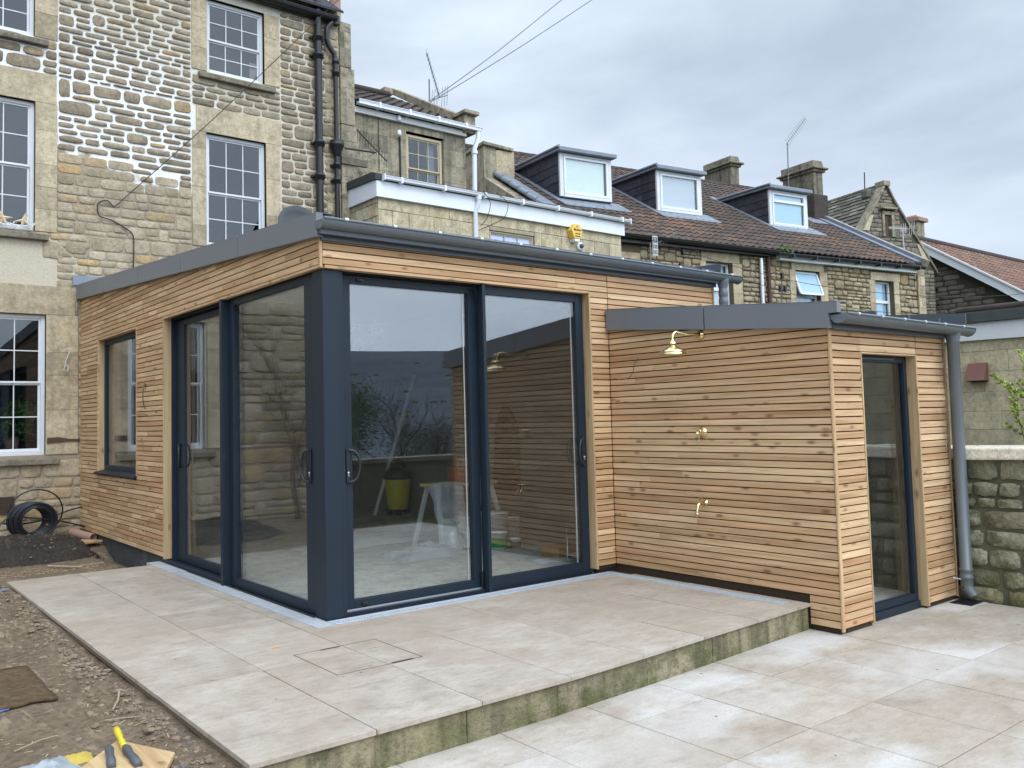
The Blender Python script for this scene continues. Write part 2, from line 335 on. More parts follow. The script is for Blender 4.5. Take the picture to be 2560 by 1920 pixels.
# ------------------------------------------------------------------ mesh helpers
def nrm(v): v = Vector(v); return v.normalized()
class MB:
    def __init__(s): s.v = []; s.f = []; s.c = []; s.sm = []
    def add(s, verts, faces, tint=None, smooth=False):
        b = len(s.v); s.v += [tuple(x) for x in verts]
        t = tint or (.5, .0, .5)
        for f in faces: s.f.append(tuple(i+b for i in f)); s.c.append(t); s.sm.append(smooth)
    def box(s, a, b, tint=None):
        x0, y0, z0 = [min(a[i], b[i]) for i in range(3)]; x1, y1, z1 = [max(a[i], b[i]) for i in range(3)]
        s.add([(x0, y0, z0), (x1, y0, z0), (x1, y1, z0), (x0, y1, z0), (x0, y0, z1), (x1, y0, z1), (x1, y1, z1), (x0, y1, z1)],
              [(0, 3, 2, 1), (4, 5, 6, 7), (0, 1, 5, 4), (1, 2, 6, 5), (2, 3, 7, 6), (3, 0, 4, 7)], tint)
        return s
    def obox(s, P, U, V, W, tint=None):
        P, U, V, W = Vector(P), Vector(U), Vector(V), Vector(W)
        q = [P, P+U, P+U+V, P+V]; q += [x+W for x in q]
        s.add(q, [(0, 3, 2, 1), (4, 5, 6, 7), (0, 1, 5, 4), (1, 2, 6, 5), (2, 3, 7, 6), (3, 0, 4, 7)], tint); return s
    def prism(s, pts, ext, tint=None):
        pts = [Vector(p) for p in pts]; e = Vector(ext); n = len(pts)
        s.add(pts+[p+e for p in pts], [tuple(range(n))[::-1], tuple(range(n, 2*n))]+[(i, (i+1) % n, n+(i+1) % n, n+i) for i in range(n)], tint); return s
    def tube(s, path, r, seg=8, tint=None, closed=False, caps=True):
        P = [Vector(p) for p in path]; n = len(P); rr = r if isinstance(r, (list, tuple)) else [r]*n
        rings = []; ref = None
        for i in range(n):
            a = P[(i-1) % n] if (i > 0 or closed) else P[i]; b = P[(i+1) % n] if (i < n-1 or closed) else P[i]
            d = (b-a); d = d.normalized() if d.length > 1e-9 else Vector((0, 0, 1))
            if ref is None: ref = Vector((0, 0, 1)) if abs(d.z) < .9 else Vector((1, 0, 0))
            x = ref-d*ref.dot(d)
            if x.length < 1e-6: x = Vector((1, 0, 0)).cross(d)
            x.normalize(); y = d.cross(x); ref = x
            rings.append([P[i]+(x*math.cos(2*math.pi*k/seg)+y*math.sin(2*math.pi*k/seg))*rr[i] for k in range(seg)])
        vs = [v for q in rings for v in q]; fs = []
        for i in range(n if closed else n-1):
            j = (i+1) % n
            for k in range(seg): fs.append((i*seg+k, i*seg+(k+1) % seg, j*seg+(k+1) % seg, j*seg+k))
        s.add(vs, fs, tint, True)
        if caps and not closed:
            s.add(rings[0], [tuple(range(seg))[::-1]], tint); s.add(rings[-1], [tuple(range(seg))], tint)
        return s
    def lathe(s, C, A, prof, seg=24, tint=None, smooth=True):
        C = Vector(C); A = nrm(A); x = Vector((0, 0, 1)) if abs(A.z) < .9 else Vector((1, 0, 0)); x = (x-A*x.dot(A)).normalized(); y = A.cross(x)
        vs = []; fs = []
        for (r, h) in prof:
            for k in range(seg):
                a = 2*math.pi*k/seg; vs.append(C+A*h+(x*math.cos(a)+y*math.sin(a))*r)
        for i in range(len(prof)-1):
            for k in range(seg): fs.append((i*seg+k, i*seg+(k+1) % seg, (i+1)*seg+(k+1) % seg, (i+1)*seg+k))
        s.add(vs, fs, tint, smooth); return s
    def build(s, name, mat, parent=None, bevel=0.0, **props):
        me = bpy.data.meshes.new(name); L0 = root_loc(parent)
        me.from_pydata([(x-L0[0], y-L0[1], z-L0[2]) for x, y, z in s.v], [], s.f)
        a = me.color_attributes.new('tint', 'FLOAT_COLOR', 'CORNER')
        buf = []
        for f, c in zip(s.f, s.c): buf += [c[0], c[1], c[2], 1.0]*len(f)
        a.data.foreach_set('color', buf)
        me.polygons.foreach_set('use_smooth', s.sm)
        me.materials.append(M[mat] if isinstance(mat, str) else mat); me.update()
        o = bpy.data.objects.new(name, me); COL.objects.link(o)
        if parent: o.parent = parent
        if bevel:
            b = o.modifiers.new('bevel', 'BEVEL'); b.width = bevel; b.segments = 2; b.limit_method = 'ANGLE'; b.angle_limit = R(40)
        for k, v in props.items(): o[k] = v
        return o
def root_loc(o):
    if o is None: return (0, 0, 0)
    while o.parent: o = o.parent
    return tuple(o.location)
def thing(name, label, cat, loc=(0, 0, 0), group=None):
    o = bpy.data.objects.new(name, None); COL.objects.link(o); o.location = loc; o.empty_display_size = .2
    o['label'] = label; o['category'] = cat
    if group: o['group'] = group
    return o
def tag(o, label, cat, group=None):
    o['label'] = label; o['category'] = cat
    if group: o['group'] = group
    return o
def rt_(a=0., b=1.): return random.uniform(a, b)

def clip_half(poly, a, b, c):      # keep a*u+b*v<=c
    out = []
    for i in range(len(poly)):
        p, q = poly[i], poly[(i+1) % len(poly)]
        dp = a*p[0]+b*p[1]-c; dq = a*q[0]+b*q[1]-c
        if dp <= 0: out.append(p)
        if dp*dq < 0: t = dp/(dp-dq); out.append((p[0]+(q[0]-p[0])*t, p[1]+(q[1]-p[1])*t))
    return out
def free_spans(u0, u1, v0, v1, holes):
    sp = [(u0, u1)]
    for (a, b, c, d) in holes:
        if c < v1-1e-4 and d > v0+1e-4:
            ns = []
            for (p, q) in sp:
                if b <= p or a >= q: ns.append((p, q)); continue
                if a > p: ns.append((p, a))
                if b < q: ns.append((b, q))
            sp = ns
    return sp

def clad(mb, P0, U, Nn, u0, u1, zlo, top, holes=(), pitch=.053, gap=.0085, zref=2.5, depth=.02, lens=(.6, 2.4), redp=.3):
    """horizontal boards; P0 at u=0,z=0; top = (a,b): z<=a+b*u"""
    P0, U, Nn = Vector(P0), Vector(U), Vector(Nn)
    k = math.ceil((zref-zlo)/pitch)-1; ztop = max(top[0]+top[1]*u0, top[0]+top[1]*u1)
    z = zref-(k+1)*pitch if abs(zref-(k+1)*pitch-zlo) < .012 else zref-k*pitch
    while z < ztop:
        a, b = z+gap/2, z+pitch-gap/2
        for (p, q) in free_spans(u0, u1, a+.004, b-.004, holes):
            x = p
            while x < q-1e-4:
                ln = random.uniform(*lens); x2 = q if (q-x-ln) < .25 else x+ln
                poly = clip_half([(x+.0007, a), (x2-.0007, a), (x2-.0007, b), (x+.0007, b)], -top[1], 1, top[0])
                if len(poly) >= 3:
                    j = rt_(-.0012, .0012); tn = (min(1, max(0, random.gauss(.55, .34))), rt_(.45, 1) if random.random() < redp else rt_(0, .25), rt_())
                    mb.prism([P0+U*u+Vector((0, 0, v))+Nn*j for u, v in poly], Nn*depth, tn)
                x = x2
        z += pitch

def stones(mb, P0, U, V, Nn, u1, v1, holes=(), rows=(.10, .17), lens=(.16, .42), gap=.02, h=.018, K=12, sq=4.0, u0=0., v0=0., red=.08, jit=.18, span=.12, wave=.02, clip=None, bright=(.5, .3), flat=.86):
    P0, U, V, Nn = Vector(P0), Vector(U), Vector(V), Vector(Nn)
    v = v0; blocked = []; ph = rt_(0, 6)
    edges = [v0]
    while edges[-1] < v1-rows[0]*.6: edges.append(edges[-1]+random.uniform(*rows))
    edges[-1] = v1
    for hv_ in sorted(set(round(h_, 3) for (a_, b_, c_, d_) in holes for h_ in (c_, d_) if v0+.08 < h_ < v1-.08)):
        k_ = min(range(1, len(edges)-1), key=lambda q_: abs(edges[q_]-hv_), default=None) if len(edges) > 2 else None
        if k_ is not None and edges[k_-1]+.05 < hv_ < edges[k_+1]-.05: edges[k_] = hv_
    for r in range(len(edges)-1):
        a, b = edges[r], edges[r+1]
        hb = list(holes)+blocked; blocked = []
        for (p, q) in free_spans(u0, u1, a+.01, b-.01, hb):
            # widen the span partly covered holes do not reach is ignored
            x = p
            while x < q-.03:
                ln = random.uniform(*lens)*(.7+.6*(b-a)/rows[1]); x2 = q if (q-x-ln) < lens[0]*.8 else x+ln
                bb = b
                if r+2 < len(edges) and random.random() < span and all(not (hc < edges[r+2] and hd > b and ha < x2 and hbb > x) for ha, hbb, hc, hd in holes):
                    bb = edges[r+2]; blocked.append((x, x2, b, bb))
                cu, cv = (x+x2)/2, (a+bb)/2; hu, hv = (x2-x-gap)/2, (bb-a-gap)/2
                if clip and not clip(cu, cv): x = x2; continue
                if hu > .012 and hv > .012:
                    wv = wave*math.sin(cu*.9+ph+cv*.6); e = sq*random.uniform(.7, 1.5); rots = random.uniform(-.03, .03)*(hv/hu)
                    outl = []
                    for k in range(K):
                        t = 2*math.pi*(k+.5)/K; c, s_ = math.cos(t), math.sin(t)
                        ru = math.copysign(abs(c)**(2/e), c)*hu; rv = math.copysign(abs(s_)**(2/e), s_)*hv
                        jj = 1+random.uniform(-jit, jit*.25)*.6; outl.append((ru*(1-(1-jj)*.5), rv*jj+ru*rots))
                    hh = h*random.uniform(.5, 1.25); tl = (random.uniform(-.15, .15)*hh/hu, random.uniform(-.3, .3)*hh/hv)
                    vs = []
                    for sc_, lv in ((1.0, -.004), (.985, hh*.70), (flat, hh)):
                        for (x_, y_) in outl:
                            n_ = lv+((tl[0]*x_+tl[1]*y_+random.uniform(-.22, .22)*hh) if lv > 0 else 0)
                            ss = (1-(1-sc_)*(.10 if False else min(hu, hv)/hu), 1-(1-sc_)*(min(hu, hv)/hv))
                            vs.append(P0+U*(cu+x_*ss[0])+V*(cv+y_*ss[1]+wv)+Nn*n_)
                    vs.append(P0+U*cu+V*(cv+wv)+Nn*(hh*1.02))
                    fs = []
                    for g in range(2):
                        for k in range(K): fs.append((g*K+k, g*K+(k+1) % K, (g+1)*K+(k+1) % K, (g+1)*K+k))
                    for k in range(K): fs.append((2*K+k, 2*K+(k+1) % K, 3*K))
                    tn = (min(1, max(0, random.gauss(*bright))), rt_(.4, 1) if random.random() < red else rt_(0, .12), rt_())
                    mb.add(vs, fs, tn, True)
                x = x2

def blocks(mb, P0, U, V, Nn, rects, depth=.012, g=.003):
    """dressed stones: rects (u0,u1,v0,v1)"""
    P0, U, V, Nn = Vector(P0), Vector(U), Vector(V), Vector(Nn)
    for (a, b, c, d) in rects:
        tn = (min(1, max(0, random.gauss(.5, .25))), rt_(.2, .9) if random.random() < .18 else rt_(0, .15), rt_())
        dd = depth*random.uniform(.8, 1.15)
        mb.obox(P0+U*(a+g)+V*(c+g)-Nn*.05, U*(b-a-2*g), V*(d-c-2*g), Nn*(.05+dd), tn)
def ashlar(mb, P0, U, V, Nn, u0, u1, v0, v1, bw, bh, holes=(), depth=.01, g=.003):
    v = v0; r = 0
    while v < v1-.02:
        h = min(bh*random.uniform(.92, 1.08), v1-v); h = v1-v if v1-v-h < .08 else h
        for (p, q) in free_spans(u0, u1, v+.005, v+h-.005, holes):
            x = p; first = True
            while x < q-.01:
                l = bw*random.uniform(.6, 1.35)*(.5 if (first and r % 2) else 1); first = False
                x2 = q if q-x-l < bw*.3 else x+l
                blocks(mb, P0, U, V, Nn, [(x, x2, v, v+h)], depth, g); x = x2
        for (a, b, c, d) in holes:
            a_, b_ = max(a, u0), min(b, u1)
            if b_ > a_ and c < v+h-.005 and d > v+.005:
                if c > v+.01: blocks(mb, P0, U, V, Nn, [(a_, b_, v, c)], depth, g)
                if d < v+h-.01: blocks(mb, P0, U, V, Nn, [(a_, b_, d, v+h)], depth, g)
        v += h; r += 1

def pantiles(mb, P0, U, S, Nn, width, length, tw=.21, tl=.30, hump=.028, lip=.022, red=.3, skip=None, seg=6):
    P0, U, S, Nn = Vector(P0), nrm(U), nrm(S), nrm(Nn)
    nc = max(1, round(width/tw)); tw = width/nc; nr = math.ceil(length/tl)
    prof = [hump*(.5-.5*math.cos(2*math.pi*(i/seg))) if i/seg < .55 else hump*(.5-.5*math.cos(2*math.pi*(i/seg)))*.9 for i in range(seg+1)]
    for j in range(nr):
        rj = mnoise.noise((j*.35, 3.1, 0))
        for i in range(nc):
            if skip and skip((i+.5)*tw, (j+.5)*tl): continue
            jz = rt_(-.004, .004); js = rt_(-.010, .010)
            cl = mnoise.noise((i*tw*.35, j*tl*.5, 1.7))
            isr = random.random() < red+.55*cl
            tn = (min(1, max(0, random.gauss(.45+cl*.6, .25))), rt_(.4, 1) if isr else rt_(0, .3), rt_())
            s0, s1 = j*tl+js-.02, min((j+1)*tl+.05, length)
            if s1 <= s0: continue
            a = [P0+U*(i*tw+tw*k/seg)+S*s0+Nn*(prof[k]+lip+jz) for k in range(seg+1)]
            b = [P0+U*(i*tw+tw*k/seg)+S*s1+Nn*(prof[k]+jz*.3) for k in range(seg+1)]
            c = [p-Nn*lip*1.1 for p in a]
            n = seg+1
            mb.add(a+b, [(k, k+1, n+k+1, n+k) for k in range(seg)], tn, True)
            mb.add(c+a, [(k, k+1, n+k+1, n+k) for k in range(seg)], (tn[0]*.4, 0, tn[2]))

def shingles(mb, P0, U, S, Nn, width, length, tw=.3, tl=.2, th=.012, vary=.3, lift=.02, shrink=0.0, jag=.02, clip=None):
    P0, U, S, Nn = Vector(P0), nrm(U), nrm(S), nrm(Nn); s = 0.; j = 0
    while s < length-1e-3:
        tl_ = tl*(1-shrink*s/length); e = min(s+tl_, length); x = -rt_(0, .5)*tw
        while x < width:
            wdt = tw*random.uniform(1-vary, 1+vary)*(1-shrink*.6*s/length); a, b = max(x, 0), min(x+wdt-.004, width)
            if b-a > .01 and (clip is None or clip((a+b)/2, (s+e)/2)):
                s0 = s-rt_(0, jag)
                P = P0+U*a+S*s0+Nn*lift
                mb.obox(P, U*(b-a), S*(min(e+.03, length)-s0)-Nn*lift*.9, Nn*th*random.uniform(.7, 1.2), (rt_(), rt_(.3, 1) if random.random() < .1 else 0, rt_()))
            x += wdt
        s = e; j += 1
def half_gutter(mb, A, B, up, out, r, seg=12, th=.004):
    A, B, up, out = Vector(A), Vector(B), nrm(up), nrm(out)
    prof = []
    for k in range(seg+1):
        a = math.pi*k/seg; prof.append((-math.cos(a)*r, -math.sin(a)*r))
    inn = [(x*(1-th/r), y*(1-th/r)) for x, y in prof[::-1]]
    pr = prof+inn; n = len(pr)
    mb.add([A+out*x+up*y for x, y in pr]+[B+out*x+up*y for x, y in pr], [(i, (i+1) % n, n+(i+1) % n, n+i) for i in range(n)], None, False)
    mb.tube([A+out*r+up*.004, B+out*r+up*.004], r*.16, 8)
X, Y, Z = Vector((1, 0, 0)), Vector((0, 1, 0)), Vector((0, 0, 1))

# ================================================================== THE SETTING: ground, terraces
def fbm(x, y, s=1.0, o=4):
    v = 0; a = 1
    for i in range(o): v += a*mnoise.noise((x*s, y*s, 3.3+i)); s *= 2.1; a *= .5
    return v
def sstep(a, b, x): t = max(0, min(1, (x-a)/(b-a))); return t*t*(3-2*t)
def soil_z(x, y):
    z = -.050+.034*sstep(.5, 3.4, y)+.022*fbm(x, y, 1.3, 3)+.012*fbm(x, y, 7, 3)
    z -= .20*sstep(-.42, -.22, x)*sstep(3.3, 3.6, y)*(1-sstep(5.2, 6.0, y))        # open trench along the new block footing
    z += .03*sstep(.14, .0, abs(x+1.60))*(y < 3.2)*(.5+fbm(x, y, 9, 2))
    return z
def ground_z(x, y):
    if y > -16: return -.42
    d = -16-y
    z = -.42-30*sstep(0, 260, d)
    r = math.hypot(x, y)
    z += (128+16*fbm(x*.0011, y*.0011, 1, 3)+20*sstep(-300, 900, x))*sstep(480, 1500, r)*1.0
    return z+(1.2*fbm(x*.02, y*.02, 1, 3) if d > 20 else 0)
g = MB()
ax = sorted(set([-4000, -3000, -2200, -1600, -1200, -900, -700, -500, -380, -280, -200, -140, -100, -70, -50, -35, -25, -18, -12, -8, -4, 0, 4, 8, 12, 18, 25, 35, 50, 70, 100, 140, 200, 280, 380, 500, 700, 900, 1200, 1600, 2200, 3000, 4000]))
axx = [-4000+i*125 for i in range(65)]
ax = sorted(set(ax+axx)); ay = [a for a in ax if a <= -16]+[-16.0, -8, -4, 0, 8, 20, 60, 200, 900, 4000]; ay = sorted(set(ay))
vs = [(x, y, ground_z(x, y)) for y in ay for x in ax]; n = len(ax)
g.add(vs, [(j*n+i, j*n+i+1, (j+1)*n+i+1, (j+1)*n+i) for j in range(len(ay)-1) for i in range(n-1)], None, True)
o = g.build('ground', 'grass', kind='structure'); o.data.materials.append(M['hill_hazed'])
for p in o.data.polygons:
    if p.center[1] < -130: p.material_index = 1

g = MB(); sx_, sy_ = .07, .09; nx, ny = int(9.6/sx_), int(12.4/sy_)
vs = []
for j in range(ny+1):
    for i in range(nx+1):
        x, y = -9.6+i*sx_+.16, -5.6+j*sy_; x = min(x, .10); vs.append((x, y, soil_z(x, y)-(.28 if (x > -1.36 and y < 3.33) else 0)))
g.add(vs, [(j*(nx+1)+i, j*(nx+1)+i+1, (j+1)*(nx+1)+i+1, (j+1)*(nx+1)+i) for j in range(ny) for i in range(nx)], None, True)
g.build('soil', 'soil', kind='structure')

# upper terrace
def slabs(mb, xs, ys, z, th, cut, gapf):
    for i in range(len(xs)-1):
        for j in range(len(ys)-1):
            g1, g2 = gapf(), gapf(); tn = (min(1, max(0, random.gauss(.5, .18))), rt_(), rt_())
            dz = rt_(-.0009, .0009)
            for (a, b, c, d) in cut(xs[i]+g1, xs[i+1]-g1, ys[j]+g2, ys[j+1]-g2):
                if b-a > .01 and d-c > .01: mb.box((a, c, z-th), (b, d, z+dz), tn)
gapf = lambda: random.choice([.0012, .002, .0026, .0032, .0032])
xs = [-1.45, -.846, -.245, .358, .962, 1.568, 2.172, 2.700]; ys = [-2.05, -1.432, -.827, -.222, .385, .99, 1.597, 2.203, 2.81, 3.40]
def cutU(a, b, c, d):
    out = []
    if c < -.15: out.append((a, b, c, min(d, -.152)))
    if d > -.15 and a < -.152: out.append((a, min(b, -.152), max(c, -.150), d))
    return out
s = MB(); slabs(s, xs, ys, 0, .022, cutU, gapf)
slabs(s, [2.812, 2.885], [-1.84, -1.43, -.83, -.24], 0, .022, lambda a, b, c, d: [(a, b, c, d)], gapf)
slabs(s, [2.70, 2.884], [-2.05, -1.80], 0, .022, lambda a, b, c, d: [(a, b, c, d)], gapf)
def skew(mb):
    mb.v = [(x, y+.14*max(0, (x-.5)/2.38), z) if y < -1.85 and x < 2.95 else (x, y, z) for x, y, z in mb.v]
skew(s)
ut = s.build('terrace_upper', 'slab', kind='structure', bevel=.0012)
s = MB(); s.box((-1.44, -1.98, -.05), (2.87, .0, -.0045)); s.box((-1.44, -.0, -.05), (-.0, 3.39, -.0045)); skew(s); s.build('joint_bed', 'joint', ut)
# stone riser blocks below its front edge
s = MB(); s.box((-1.43, -1.99, -.30), (2.88, -1.90, -.024)); 
rw = MB(); x = -1.445
while x < 2.88:
    l = random.choice([.52, .6, .66, .74]); x2 = min(x+l, 2.885)
    rw.box((x+.0015, -2.028+rt_(-.004, .004), -.30), (x2-.0015, -1.93, -.025), (rt_(.2, .8), rt_(0, .6), rt_())); x = x2
skew(rw); skew(s)
ri = rw.build('riser_blocks', 'riser', ut, bevel=.003); s.build('riser_mortar', 'mortar_moss', ut)
# lower terrace
xs2 = [1.09+.606*k for k in range(-8, 7)]; xs2[-1] = 4.70; ys2 = [-2.353-.615*k for k in range(6)][::-1]+[-1.86]
s = MB(); ylist = ys2
for j in range(len(ylist)-1):
    off = 0 if j % 2 == (len(ylist) % 2) else .303
    off = 0
    slabs(s, [x for x in xs2 if x <= 4.71], [ylist[j], ylist[j+1]], -.188, .03, lambda a, b, c, d: [(a, b, c, d)], gapf)
lt = s.build('terrace_lower', 'slab', kind='structure', bevel=.0012)
s = MB(); s.box((-3.8, -5.6, -.26), (4.70, -1.86, -.1915)); s.build('joint_bed', 'joint', lt)

# inspection cover recess
ic = thing('inspection_cover', 'recessed paved inspection cover outlined by dark brown joints in the upper terrace', 'manhole cover', (-.29, -.92, 0))
s = MB(); a, b, c, d = -.575, -.012, -1.196, -.655; t_ = .0035
s.box((a, c, .0005), (b, c+t_*1.6, .0022)); s.box((a, d-t_, .0005), (b, d, .0022)); s.box((a, c+t_*1.6, .0005), (a+t_*1.6, d-t_, .0022)); s.box((b-t_, c+t_*1.6, .0005), (b, d-t_, .0022))
s.build('rim', 'rust_joint' if False else 'joint', ic)
for (p, q, r_, t2) in ((-.40, -.27, -.672, -.660), (-.22, -.08, -1.203, -1.183)):
    s = MB(); s.box((p, r_, .001), (q, t2, .0035)); s.build('key_slot', 'rust', ic)

# galvanised channel drains
def grating(name, label, x0, x1, y0, y1, axis, plain_part=None):
    t = thing(name, label, 'drain', ((x0+x1)/2, (y0+y1)/2, 0))
    s = MB(); s.box((x0, y0, -.06), (x1, y1, -.022)); s.build('channel', 'void', t)
    s = MB(); e = .004
    s.box((x0, y0, -.03), (x0+e, y1, .002)); s.box((x1-e, y0, -.03), (x1, y1, .002)); s.box((x0+e, y0, -.03), (x1-e, y0+e, .002)); s.box((x0+e, y1-e, -.03), (x1-e, y1, .002))
    L_ = (y1-y0) if axis == 'y' else (x1-x0); k = .022; q = k
    W_ = (x1-x0) if axis == 'y' else (y1-y0)
    while q < L_-k:
        if axis == 'y': s.box((x0+e, y0+q, -.016), (x1-e, y0+q+.010, -.001))
        else:
            s.add([(x0+q, y0+e, -.002), (x0+q+.011, y0+e, -.002), (x0+q+.011+.012, (y0+y1)/2, -.002), (x0+q+.012, (y0+y1)/2, -.002), (x0+q, y1-e, -.002), (x0+q+.011, y1-e, -.002)], [(0, 1, 2, 3), (3, 2, 5, 4)])
            s.box((x0+q, y0+e, -.014), (x0+q+.003, y1-e, -.003))
        q += k
    nb = 3
    for i in range(1, nb):
        f = i/nb
        if axis == 'y': s.box((x0+W_*f-.002, y0+e, -.020), (x0+W_*f+.002, y1-e, .0005))
        else: s.box((x0+e, y0+W_*f-.0018, -.020), (x1-e, y0+W_*f+.0018, .0005))
    q = k/2
    s.build('grate', 'galv', t)
    return t
dl = grating('channel_drain', 'galvanised channel drain along the left hand sliding doors', -.148, -.012, -.148, 3.56, 'y')
grating('channel_drain', 'galvanised channel drain along the front sliding doors', -.010, 2.81, -.148, -.02, 'x')
grating('channel_drain', 'narrow galvanised channel drain below the wide clad wall with the shower', 2.702, 2.81, -1.79, -.15, 'y')
s = MB(); s.box((-.146, 2.75, .001), (-.014, 3.55, .004)); s.build('cover_plate', 'galv', dl)

# ================================================================== TIMBER EXTENSION
ext = thing('timber_extension', 'larch clad garden room with dark sliding glass doors and a sloping grey roof', 'extension', (0, 0, 0))
ftop = lambda y: 2.8555+(y+.08)*(3.30-2.8555)/6.82     # fascia top along the left side
fbot = lambda y: 2.684+(y+.08)*(3.107-2.684)/6.82
# cladding
s = MB(); clad(s, (-.033+.02, 0, 0), Y, -X, -.015, 6.78, .062, (2.70, .0622), [(-.5, 3.37, 0, 2.497), (4.31, 5.90, .816, 2.497)], lens=(.22, 1.0), redp=.22)
s.build('side_cladding', 'larch_y', ext, bevel=.0015)
s = MB(); clad(s, (0, -.013, 0), X, -Y, -.010, 2.884, .062, (2.70, 0), [(-.5, 2.66, 0, 2.497)], lens=(1.0, 3.4))
clad(s, (0, -.013, 0), X, -Y, 2.892, 4.43, 2.05, (2.70, 0), [], lens=(1.0, 3.4))
s.build('front_cladding', 'larch_x', ext, bevel=.0015)
s = MB(); s.box((-.040, -.040, 2.478), (-.016, -.016, 2.70)); s.build('corner_bead', 'larch_z', ext, bevel=.002)
s = MB(); s.box((4.435, -.038, 2.05), (4.455, -.012, 2.70)); s.build('corner_bead', 'larch_z', ext, bevel=.002)
# oak reveals
s = MB(); s.box((-.036, 3.37, .045), (.10, 3.392, 2.496)); s.build('door_reveal', 'oak_z', ext, bevel=.002)
s = MB(); s.box((2.641, -.040, .040), (2.66, .10, 2.496)); s.build('door_reveal', 'oak_z', ext, bevel=.002)
s = MB(); s.box((-.034, -.012, 2.478), (.006, 3.37, 2.4985)); s.build('door_soffit', 'larch_y', ext)
s = MB(); s.box((.006, -.034, 2.478), (2.641, .03, 2.4985)); s.build('door_soffit', 'larch_x', ext)
# walls (outside membrane, inside plaster)
s = MB(); q = MB()
for (a, b, c, d) in ((3.395, 4.305, .06, 3.0), (5.905, 6.79, .06, 3.0), (4.305, 5.905, .06, .80), (4.305, 5.905, 2.50, 3.0), (-.005, 3.395, 2.50, 2.82)):
    s.box((-.009, a, c), (.05, b, d)); q.box((.052, a, c), (.24, b, d))
for (a, b, c, d) in ((2.665, 4.43, .03, 2.68), (.055, 2.665, 2.50, 2.68)):
    s.box((a, -.009, c), (b, .05, d)); q.box((a, .052, c), (b, .24, d))
s.build('membrane', 'batten', ext); 
q.box((4.20, .242, .03), (4.42, 6.78, 2.9)); q.box((.242, 6.70, .03), (4.19, 6.78, 2.9))
q.build('inner_wall', 'plaster', ext)
s = MB(); s.add([(.05, .06, 2.58), (4.4, .06, 2.58), (4.4, 6.75, 2.98), (.05, 6.75, 2.98)], [(3, 2, 1, 0)]); s.build('ceiling', 'ceil', ext)
s = MB(); s.box((.07, .07, -.20), (4.4, 6.75, .021)); s.build('floor', 'concrete', ext)
# footing under the cladding
s = MB()
y = 3.40
while y < 6.78: s.box((.012, y+.003, -.42), (.10, min(y+.218, 6.79), .06), (rt_(), 0, rt_())); y += .22
s.build('block_footing', 'block_dark', ext)
s = MB(); s.box((2.667, .0, -.05), (2.92, .03, .075)); s.box((.15, -.02, -.02), (2.64, .0, .004)); s.box((-.02, .15, -.02), (0, 3.37, .004)); s.build('base_seal', 'void', ext)
# roof
s = MB(); s.add([(-.07, -.12, 2.80), (4.47, -.12, 2.80), (4.47, 6.78, 3.25), (-.07, 6.78, 3.25), (-.07, -.12, 2.70), (4.47, -.12, 2.70), (4.47, 6.78, 3.15), (-.07, 6.78, 3.15)],
      [(0, 1, 2, 3), (7, 6, 5, 4), (0, 4, 5, 1), (1, 5, 6, 2), (2, 6, 7, 3), (3, 7, 4, 0)])
xx = .45
while xx < 4.4: s.prism([(xx, -.125, 2.80), (xx+.02, -.125, 2.80), (xx+.02, 6.7, 3.25), (xx, 6.7, 3.25)], (0, 0, .026)); xx += .53
s.build('roof', 'zinc_dark', ext)
# overlapping fascia trays on the left verge
ye = [-.082, 1.33, 2.72, 4.09, 5.44, 6.74]
for i in range(5):
    a, b = ye[i]+.007, ye[i+1]-.007; lap = .0
    s = MB(); s.prism([(-.082-lap, a, fbot(a)+(.0 if i else .0)), (-.082-lap, b, fbot(b)), (-.082-lap, b, ftop(b)), (-.082-lap, a, ftop(a))], (.055, 0, 0))
    s.prism([(-.082, a, ftop(a)+.0005), (-.082, b, ftop(b)+.0005), (-.082, b, ftop(b)+.004), (-.082, a, ftop(a)+.004)], (.16, 0, 0))
    s.build('fascia_tray', 'zinc', ext, bevel=.004)
s = MB(); s.prism([(-.070, -.07, 2.70), (-.074, 6.75, 3.12), (-.074, 6.75, 3.26), (-.074, -.07, 2.84)], (.04, 0, 0)); s.build('verge_backing', 'zinc_dark', ext)
s = MB(); s.box((-.084, 6.742, 3.105), (-.03, 6.797, 3.305)); s.build('end_cap', 'zinc', ext, bevel=.003)
# fascia below the gutter + far end
s = MB(); s.box((-.035, -.062, 2.668), (4.46, -.035, 2.84)); s.build('eaves_fascia', 'zinc_dark', ext)
s = MB(); s.prism([(4.475, -.10, 2.76), (4.475, -.02, 2.74), (4.475, 1.5, 2.86), (4.475, 1.5, 3.0), (4.475, -.12, 2.90)], (.012, 0, 0)); s.build('end_upstand', 'zinc_dark', ext)
gt = MB(); half_gutter(gt, (-.075, -.122, 2.795), (4.74, -.122, 2.775), Z, -Y, .062, 14)
gt.lathe((-.078, -.122, 2.795), X, [(0, 0), (.0, .001)], 3)
G_ = gt.build('gutter', 'zinc_gutter', ext)
def stop_end(P, r, name, parent, mat='zinc_gutter', th=.006):
    s = MB(); n = 14; P = Vector(P)
    pts = [P+Vector((0, -math.cos(math.pi*k/n)*r, -math.sin(math.pi*k/n)*r)) for k in range(n+1)]
    s.prism(pts, (th, 0, 0)); s.build(name, mat, parent, bevel=.0015)
stop_end((-.083, -.122, 2.795), .066, 'stop_end', ext); stop_end((4.74, -.122, 2.775), .066, 'stop_end', ext)
for k in range(12):
    xk = .10+k*.405; s = MB(); s.tube([(xk-.014, -.184, 2.803-.0042*xk), (xk+.014, -.184, 2.803-.0042*xk)], .0135, 8); s.build('gutter_clip', 'clip', ext)
